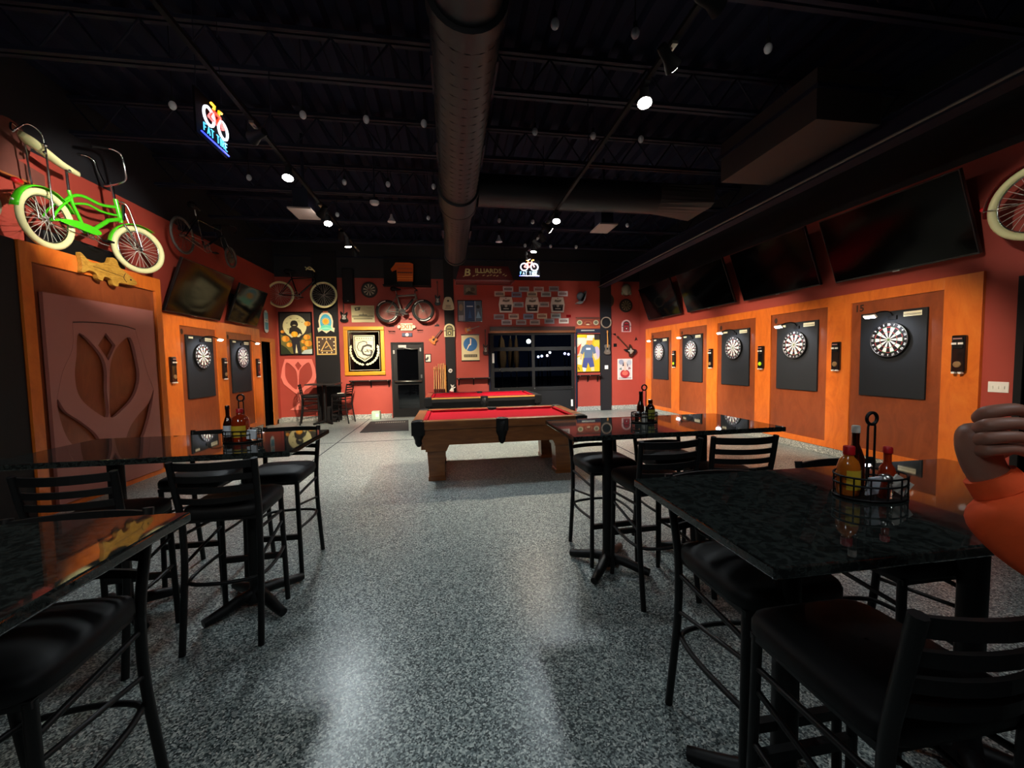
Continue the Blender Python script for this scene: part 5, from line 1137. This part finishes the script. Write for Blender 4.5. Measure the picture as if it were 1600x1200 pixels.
# ================================================================== overhead
# spiral duct down the middle
t = thing('spiral_duct', 'long round spiral duct running down the middle of the ceiling', 'duct', (.17, 0, 3.92))
def seam(g, y0, y1, r, step=.11):
    y = y0
    while y < y1: g.torus((0, y, 0), r, .006, 'y', 24, 4); y += step
obj('near_run', G().cyl((0, YF+.3, 0), (0, 2.75, 0), .235, n=28), M_duct, t); obj('middle_run', G().cyl((0, 2.75, 0), (0, 5.6, 0), .255, n=28), M_duct, t); obj('far_run', G().cyl((0, 6.1, 0), (0, 9.0, 0), .235, n=28), M_duct, t)
helix = lambda y0, y1, r, p: G().tube([(r*math.cos(2*PI*i/16), y0+p*i/16, r*math.sin(2*PI*i/16)) for i in range(int((y1-y0)/p*16))], .0035, 4)
obj('spiral_seam', helix(2.8, 5.5, .2555, .12), M_duct, t); obj('spiral_seam', helix(6.2, 8.9, .2355, .12), M_duct, t)
for y, r in ((2.75, .275), (5.6, .285), (6.1, .285), (8.95, .25)): obj('collar', G().cyl((0, y-.06, 0), (0, y+.06, 0), r, n=28), M_duct, t)
obj('tee_body', G().cyl((0, 5.6, 0), (0, 6.1, 0), .28, n=28), M_duct, t)
for y in (3.4, 4.6, 7.4): obj('register', G().bx(-.262, -.225, y-.22, y+.22, -.07, .07).bx(.225, .262, y-.22, y+.22, -.07, .07), M_steel, t)
for y in (1.2, 4.2, 7.2, 8.8): obj('hanger', G().tube([(-.26, y, 0), (-.26, y, .55)], .006, 5).tube([(.26, y, 0), (.26, y, .55)], .006, 5), M_steel, t)
t = thing('branch_duct', 'round branch duct crossing to the far corner with a flared end', 'duct', (.17, 5.85, 4.0))
obj('round_run', G().cyl((.285, 0, 0), (3.0, 0, 0), .22, n=28), M_duct, t)
g = G(); n = 24; vs = []
for i in range(n):
    a = 2*PI*(i+.5)/n; vs.append((3.0, .22*math.cos(a), .22*math.sin(a)))
for i in range(n):
    a = 2*PI*(i+.5)/n; c, s = math.cos(a), math.sin(a); k = max(abs(c), abs(s)); vs.append((3.75, .38*c/k, .16*s/k-.05))
g.add(vs, [(i, (i+1) % n, (i+1) % n+n, i+n) for i in range(n)]+[tuple(range(n, 2*n))], False); obj('flared_end', g, M_ductbox, t)
for yy in (-.23, .23): obj('hanger', G().tube([(1.2,yy,0), (1.2,yy,.55)], .006, 5), M_steel, t)
t = thing('duct_box', 'rectangular duct box hung near the televisions', 'duct', (4.06, 4.3, 3.9)); obj('casing', G().bx(-.38, .38, -.71, .71, 0, .5), M_ductbox, t); obj('flange', G().bx(-.40, .40, -.74, .74, .3, .34), M_steel, t)
# steel beam along the televisions
t = thing('steel_beam', 'long dark steel beam running in front of the televisions', 'beam', (4.56, 0, 3.70)); obj('flange', G().bx(-.09, .09, -1.0, YB, 0, .015), M_steel, t); obj('flange', G().bx(-.09, .09, -1.0, YB, .25, .265), M_steel, t); obj('web', G().bx(-.006, .006, -1.0, YB, .015, .25), M_steel, t)
obj('conduit', G().tube([(-.11, -1, .03), (-.11, YB, .03)], .015, 6), mat('grey_conduit', '#5a5652', .5), t)
for y in (.5, 4, 7.5, 11): obj('hanger', G().tube([(0, y, .26), (0, y, .9)], .01, 5), M_steel, t)
# track lights
M_track = mat('track_black', '#0c0d10', .75, spec=.2)
for x, y0, y1, l in ((-1.70, -3.0, 8.2, 'long black light track on the neon sign side'), (1.59, -3.0, 8.2, 'long black light track on the dartboard side')):
    t = thing('light_track', l, 'light track', (x, 0, 3.72)); obj('rail', G().bx(-.018, .018, y0, y1, 0, .03), M_track, t)
    for y in (1.6, 4.4, 7.6): obj('hanger', G().tube([(0, y, .03), (0, y, .74)], .005, 5), M_steel, t)
names = ['lit track spotlight nearest the neon sign of the aisle', 'lit middle track spotlight on the neon sign side', 'lit track spotlight farthest along the neon sign side', 'big bright track spotlight nearest the camera', 'lit track spotlight in front of the crossing duct', 'lit track spotlight just above the distant neon sign',
 'dark-backed track spotlight aimed at the green bicycle', 'dark-backed track spotlight beside the white ceiling panel', 'dark-backed track spotlight between the last two lit ones, neon side', 'dark-backed added track spotlight at the far end of the neon side track', 'dark-backed track spotlight just before the big bright one', 'dark-backed track spotlight at the top edge of the picture', 'dark-backed track spotlight just past the crossing duct', 'dark-backed track spotlight before the distant neon sign', 'dark-backed added track spotlight at the far end of the dartboard side track', 'dark-backed added track spotlight between the lit pair on the dartboard side', 'dark-backed added track spotlight aimed at the licence plates',
 'added fill spotlight behind the camera on the neon side', 'added fill spotlight behind the camera on the dartboard side', 'rearmost added fill spotlight by the entrance wall' ]
for (side, (x, y), tgt, watts, ang, col), nm in zip(HEADS, names):
    p = Vector((x, y, TRACK_Z)); d = (Vector(tgt)-p).normalized()
    t = thing('track_spotlight', nm, 'spotlight', p, 0, 'track spotlights')
    q = d.to_track_quat('Z', 'Y').to_euler()
    h = obj('housing', G().lathe([(.03, -.14), (.036, -.12), (.038, -.04), (.058, .02), (.060, .03)], n=20), M_track, t, rot=q)
    obj('lamp_face', G().lathe([(.054, .0305), (.050, .034)], n=18), M_lit, h)
    back = -d*.07; g = G().tube([(0,0,.125), (0,0,.10), tuple(back+Vector((0,0,.045))), tuple(back)], .008, 6).bx(-.02, .02, -.05, .05, .10, .122)
    obj('bracket', g, M_alu if nm.startswith('dark') else M_track, t)
    spot('track_spotlight_beam', p+d*.045, tgt, watts, ang, col, .55, (.14 if tgt[2] == 0.0 and watts < 300 else .05) if y > 0 else .3)
# white ceiling panels, detector, cone lamps
for x, y, l in ((-1.98, 6.1, 'small white ceiling panel by the neon sign track'), (2.52, 6.27, 'small white ceiling panel beyond the crossing duct')):
    t = thing('ceiling_vent', l, 'vent', (x, y, 3.66)); obj('face', G().bx(-.15, .15, -.22, .22, 0, .02), mat('vent_white', '#9a8c88', .6), t); obj('neck', G().bx(-.1, .1, -.15, .15, .02, .3), M_steel, t); obj('stem', G().cyl((0,0,.3), (0,0,1.1), .02), M_steel, t)
for x, y, l in ((-.93, 7.15, 'small white cone lamp hanging between track and duct'), (1.03, 8.1, 'small white cone lamp hanging past the crossing duct')):
    t = thing('cone_lamp', l, 'lamp', (x, y, 3.95)); obj('shade', G().lathe([(.07, 0), (.03, .07), (.015, .13)], n=16), M_bulbwhite, t); obj('cord', G().cyl((0,0,.13), (0,0,1.075), .004, n=6), M_steel, t)
t = thing('smoke_detector', 'white round smoke detector under the ceiling', 'detector', (-1.1, 6.55, 4.02)); obj('case', G().lathe([(.05, -.02), (.07, 0), (.07, .03)], n=18), M_bulbwhite, t); obj('stem', G().cyl((0,0,.03), (0,0,.95), .012, n=8), M_steel, t)
rowsB = [(3.17, [.88, 1.55, 2.76]), (4.62, [-2.70, -1.47, -.83, -.22, 1.03, 1.73, 2.33]), (6.2, [-2.72, -1.45, -.84, -.18]), (7.52, [-1.9, -.33, .97, 1.61, 2.88, 3.51]), (9.05, [1.75, 2.35, 2.96])]
bz = None
for ri, (y, xs) in enumerate(rowsB):
    for j, x in enumerate(xs):
        lab = '%s small frosted bulb from the tulip side in the %s ceiling row from the camera' % (ORD[j], ORD[ri])
        if bz is None:
            bz = thing('ceiling_bulb', lab, 'bulb', (x, y, 4.17), 0, 'small ceiling bulbs')
            obj('glass', G().sphere((0,0,0), .034, 12, 8, (1,1,1.25)), M_bulbwhite, bz); obj('socket', G().cyl((0,0,.03), (0,0,.085), .018, n=10), M_track, bz); obj('cord', G().cyl((0,0,.085), (0,0,.80), .004, n=5), M_track, bz)
        else: dup(bz, (x, y, 4.17), 0, lab)
# neon bicycle signs
STRO = {'F': [[(0,0),(0,1),(.6,1)], [(0,.55),(.45,.55)]], 'A': [[(0,0),(.33,1),(.66,0)], [(.13,.38),(.53,.38)]], 'T': [[(0,1),(.7,1)], [(.35,1),(.35,0)]], 'I': [[(.1,0),(.1,1)]], 'R': [[(0,0),(0,1),(.45,1),(.55,.78),(.45,.55),(0,.55)], [(.25,.55),(.6,0)]], 'E': [[(.55,0),(0,0),(0,1),(.55,1)], [(0,.52),(.42,.52)]]}
def neon(loc, rz, sc, label):
    t = thing('neon_sign', label, 'neon sign', loc, rz, 'neon bicycle signs'); S = sc
    nm = lambda n, c, e: mat('neon_'+n, '#ffffff', .4, emit=c, estr=e)
    tube = lambda pts, r=.012: G().tube([(a*S, 0, b*S) for a, b in pts], r*S*1.6, 6)
    for x in (-.17, .17): obj('wheel_tube', G().torus((x*S, 0, -.02*S), .115*S, .019*S, 'y', 24, 6), nm('white', '#e8ecff', 1.7), t)
    g = tube([(-.17, -.02), (-.06, .12), (.10, .12), (.17, -.02)]); g.tube([(-.06*S, 0, .12*S), (0, 0, -.03*S), (.10*S, 0, .12*S)], .016*S, 6); g.tube([(-.17*S, 0, -.02*S), (0, 0, -.03*S)], .016*S, 6)
    obj('frame_tube', g, nm('red', '#ff2a10', 2.2), t)
    g = tube([(-.10, .20), (-.02, .20), (-.04, .15)]); g.tube([(.08*S, 0, .14*S), (.09*S, 0, .20*S), (.16*S, 0, .21*S)], .018*S, 6); obj('saddle_tube', g, nm('yellow', '#ffb310', 2.0), t)
    x = -.30
    for ch in 'FAT TIRE':
        if ch == ' ': x += .05; continue
        g = G()
        for st in STRO[ch]: g.tube([((x+a*.085)*S, 0, (-.27+b*.10)*S) for a, b in st], .0075*S, 5)
        obj('letter_tube', g, nm('cyan', '#35c8ff', 1.6), t); x += .045 if ch == 'I' else .083
    obj('blue_line', G().tube([(-.33*S, .01, -.30*S), (.33*S, .01, -.30*S)], .010*S, 6), nm('blue', '#0a28ff', 4), t)
    obj('back_panel', G().bx(-.36*S, .36*S, .035, .05, -.33*S, .26*S), mat('neon_back', '#05060c', .9, spec=.1), t)
    for s in (-1, 1): obj('wire', G().tube([(s*.3*S, .04, .26*S), (s*.3*S, .04, 4.9-loc[2])], .003, 4), M_steel, t)
neon((-1.9, 3.80, 3.59), PI/2, .60, 'glowing neon bicycle sign hung over the aisle beside the light track')
neon((1.73, 8.5, 3.57), 0, .66, 'glowing neon bicycle sign hung in front of the licence plates')
# hanging billiards lamp board
t = thing('billiards_sign', 'dark red hanging trapezoid sign with cream billiards lettering', 'sign', (.84, 9.5, 3.42))
M_bs = mat('oxblood_sign', '#6a2a2a', .45)
YB0, YT0, HT = .22, .10, .355
g = G(); g.add([(-.67,-YB0,0),(.67,-YB0,0),(.57,-YT0,HT),(-.57,-YT0,HT),(-.67,YB0,0),(.67,YB0,0),(.57,YT0,HT),(-.57,YT0,HT)], [(0,1,2,3),(5,4,7,6),(1,5,6,2),(4,0,3,7),(3,2,6,7)]); obj('shade_panels', g, M_bs, t)
obj('lower_lip', G().bx(-.69, .69, -YB0-.02, -YB0+.005, -.02, .01).bx(-.69, .69, YB0-.005, YB0+.02, -.02, .01).bx(-.69, -.665, -YB0, YB0, -.02, .01).bx(.665, .69, -YB0, YB0, -.02, .01), M_bs, t)
sl = math.atan2(YB0-YT0, HT); tx = G()
add_text(tx, 'B', .27, -.41, .0, -.004, None, .006, 1.0, .15); add_text(tx, 'ILLIARDS', .165, .09, .05, -.004, None, .004, .95)
for i, (x, z) in enumerate([(-.50, -.10), (-.28, -.09), (-.20, -.06), (-.05, -.07), (.05, -.08), (.12, -.06), (.20, -.07), (.27, -.08), (.42, -.04), (.47, -.07)]): tx.add([(x, -.004, z-.015), (x+.05, -.004, z+.01), (x+.045, -.004, z+.03), (x-.005, -.004, z+.005)], [(0,1,2,3)])
obj('lettering', tx, mat('cream_letter', '#d8c98a', .5), t, loc=(0, -(YB0+YT0)/2-.001, .18), rot=(-sl, 0, 0))
for s in (-1, 1): obj('chain', G().cyl((s*.5, 0, HT), (s*.5, 0, 1.52), .006, n=6), M_steel, t)

# ================================================================== person in the orange sweatshirt (only one arm is in view)
def skin_obj(name, verts, edges, radii, m, parent, sub=2, roots=(0,)):
    me = bpy.data.meshes.new(name); me.from_pydata(verts, edges, []); o = bpy.data.objects.new(name, me); COL.objects.link(o); o.parent = parent
    md = o.modifiers.new('skin', 'SKIN'); md.use_smooth_shade = True
    lay = me.skin_vertices[0] if me.skin_vertices else None
    if lay is None:
        bm = bmesh.new(); bm.from_mesh(me); bm.verts.layers.skin.verify(); bm.to_mesh(me); bm.free(); lay = me.skin_vertices[0]
    for i, r in enumerate(radii): lay.data[i].radius = (r, r) if not isinstance(r, tuple) else r; lay.data[i].use_root = i in roots
    sb = o.modifiers.new('sub', 'SUBSURF'); sb.levels = sub; sb.render_levels = sub
    me.materials.append(m); return o
pe = thing('person', 'person in an orange sweatshirt raising one bent hand beside the foreground table', 'person', (1.42, .26, 0))
O = Vector((1.42, .26, 0)); rel = lambda p: tuple(Vector(p)-O)
# body: feet, legs, torso, neck, head, arms, hands, one graph rooted at the pelvis
V = []; E = []; Rr = []
def add(p, r, par=None):
    V.append(rel(p)); Rr.append(r); i = len(V)-1
    if par is not None: E.append((par, i))
    return i
pel = add((1.42, .26, .95), (.14, .11)); wa = add((1.42, .26, 1.10), (.13, .10), pel); ch = add((1.42, .27, 1.30), (.15, .11), wa); nb = add((1.42, .27, 1.44), (.07, .07), ch); nk = add((1.42, .28, 1.50), .052, nb); hd = add((1.41, .29, 1.60), (.075, .085), nk); ht = add((1.41, .29, 1.70), (.07, .08), hd)
for s in (-1, 1):
    h_ = add((1.42+s*.10, .26, .88), .09, pel); k_ = add((1.42+s*.11, .28, .48), .06, h_); a_ = add((1.42+s*.12, .25, .09), .04, k_); f_ = add((1.42+s*.12, .38, .05), (.04, .03), a_)
sr = add((1.60, .26, 1.38), .06, ch); er = add((1.70, .30, 1.12), .045, sr); wr_ = add((1.64, .50, 1.02), .03, er); hr_ = add((1.60, .58, 1.00), (.04, .02), wr_)
sl_ = add((1.25, .29, 1.38), .06, ch); el = add((1.15, .50, 1.12), .048, sl_); f1 = add((1.115, .57, 1.20), .044, el); wl = add((1.066, .632, 1.280), .034, f1)
pa1 = add((1.056, .642, 1.318), (.043, .033), wl); pa2 = add((1.048, .644, 1.358), (.046, .034), pa1); pa3 = add((1.046, .642, 1.392), (.036, .028), pa2)
roots = [0]
def finger(pts, rs):
    i0 = add(pts[0], rs[0]); roots.append(i0); p = i0
    for q, r in zip(pts[1:], rs[1:]): p = add(q, r, p)
# four fingers folded across towards the picture edge, one above the other, and the thumb along the palm
finger([(1.048, .640, 1.395), (1.024, .615, 1.416), (1.058, .594, 1.424), (1.092, .588, 1.412), (1.118, .594, 1.396)], [.017, .0145, .0125, .011, .009])
finger([(1.042, .636, 1.375), (1.012, .606, 1.393), (1.052, .584, 1.399), (1.092, .578, 1.386), (1.120, .585, 1.369)], [.017, .0145, .0125, .011, .009])
finger([(1.038, .634, 1.355), (1.008, .603, 1.369), (1.048, .582, 1.374), (1.084, .577, 1.362), (1.108, .584, 1.347)], [.017, .014, .012, .0105, .0085])
finger([(1.040, .632, 1.334), (1.012, .605, 1.345), (1.046, .586, 1.350), (1.074, .581, 1.340), (1.092, .587, 1.328)], [.016, .013, .011, .0095, .008])
finger([(1.072, .650, 1.312), (1.098, .640, 1.328), (1.116, .622, 1.346), (1.126, .606, 1.362)], [.019, .0155, .0125, .0095])
skin_obj('body', V, E, Rr, M_skin, pe, 2, tuple(roots))
# sweatshirt over the torso and both arms
V = []; E = []; Rr = []
c0 = add((1.42, .26, .98), (.17, .14)); c1 = add((1.42, .26, 1.12), (.165, .135), c0); c2 = add((1.42, .27, 1.32), (.185, .145), c1); c3 = add((1.42, .275, 1.45), (.085, .085), c2)
a = add((1.24, .29, 1.38), .10, c2); a2 = add((1.19, .39, 1.25), .088, a); b_ = add((1.15, .50, 1.12), .082, a2); b2 = add((1.112, .555, 1.170), .094, b_); b3 = add((1.080, .600, 1.218), .088, b2); b4 = add((1.066, .620, 1.258), .066, b3)
a = add((1.60, .26, 1.38), .09, c2); b_ = add((1.70, .30, 1.12), .07, a); b3 = add((1.655, .46, 1.035), .05, b_)
skin_obj('sweatshirt', V, E, Rr, M_hoodie, pe, 2)
obj('cuff', G().tube([rel((1.078, .618, 1.258)), rel((1.066, .632, 1.286))], [.046, .041], 16), M_hoodie, pe)
V = []; E = []; Rr = []
c0 = add((1.42, .26, .96), (.16, .13))
for s in (-1, 1):
    h_ = add((1.42+s*.10, .26, .86), .11, c0); k_ = add((1.42+s*.11, .28, .48), .08, h_); a_ = add((1.42+s*.12, .25, .12), .065, k_)
skin_obj('trousers', V, E, Rr, M_trousers, pe, 2)
for s in (-1, 1): obj('shoe', G().sphere((s*.12, .05, .045), .06, 12, 8, (.9, 2.2, .75)), M_blackenamel, pe)
obj('hair', G().sphere((-.01, .01, 1.665), .108, 16, 10, (1, 1.1, .95)), M_hair, pe)
obj('face_features', G().sphere((-.045, .125, 1.62), .012, 8, 6).sphere((.025, .125, 1.62), .012, 8, 6), M_hair, pe)
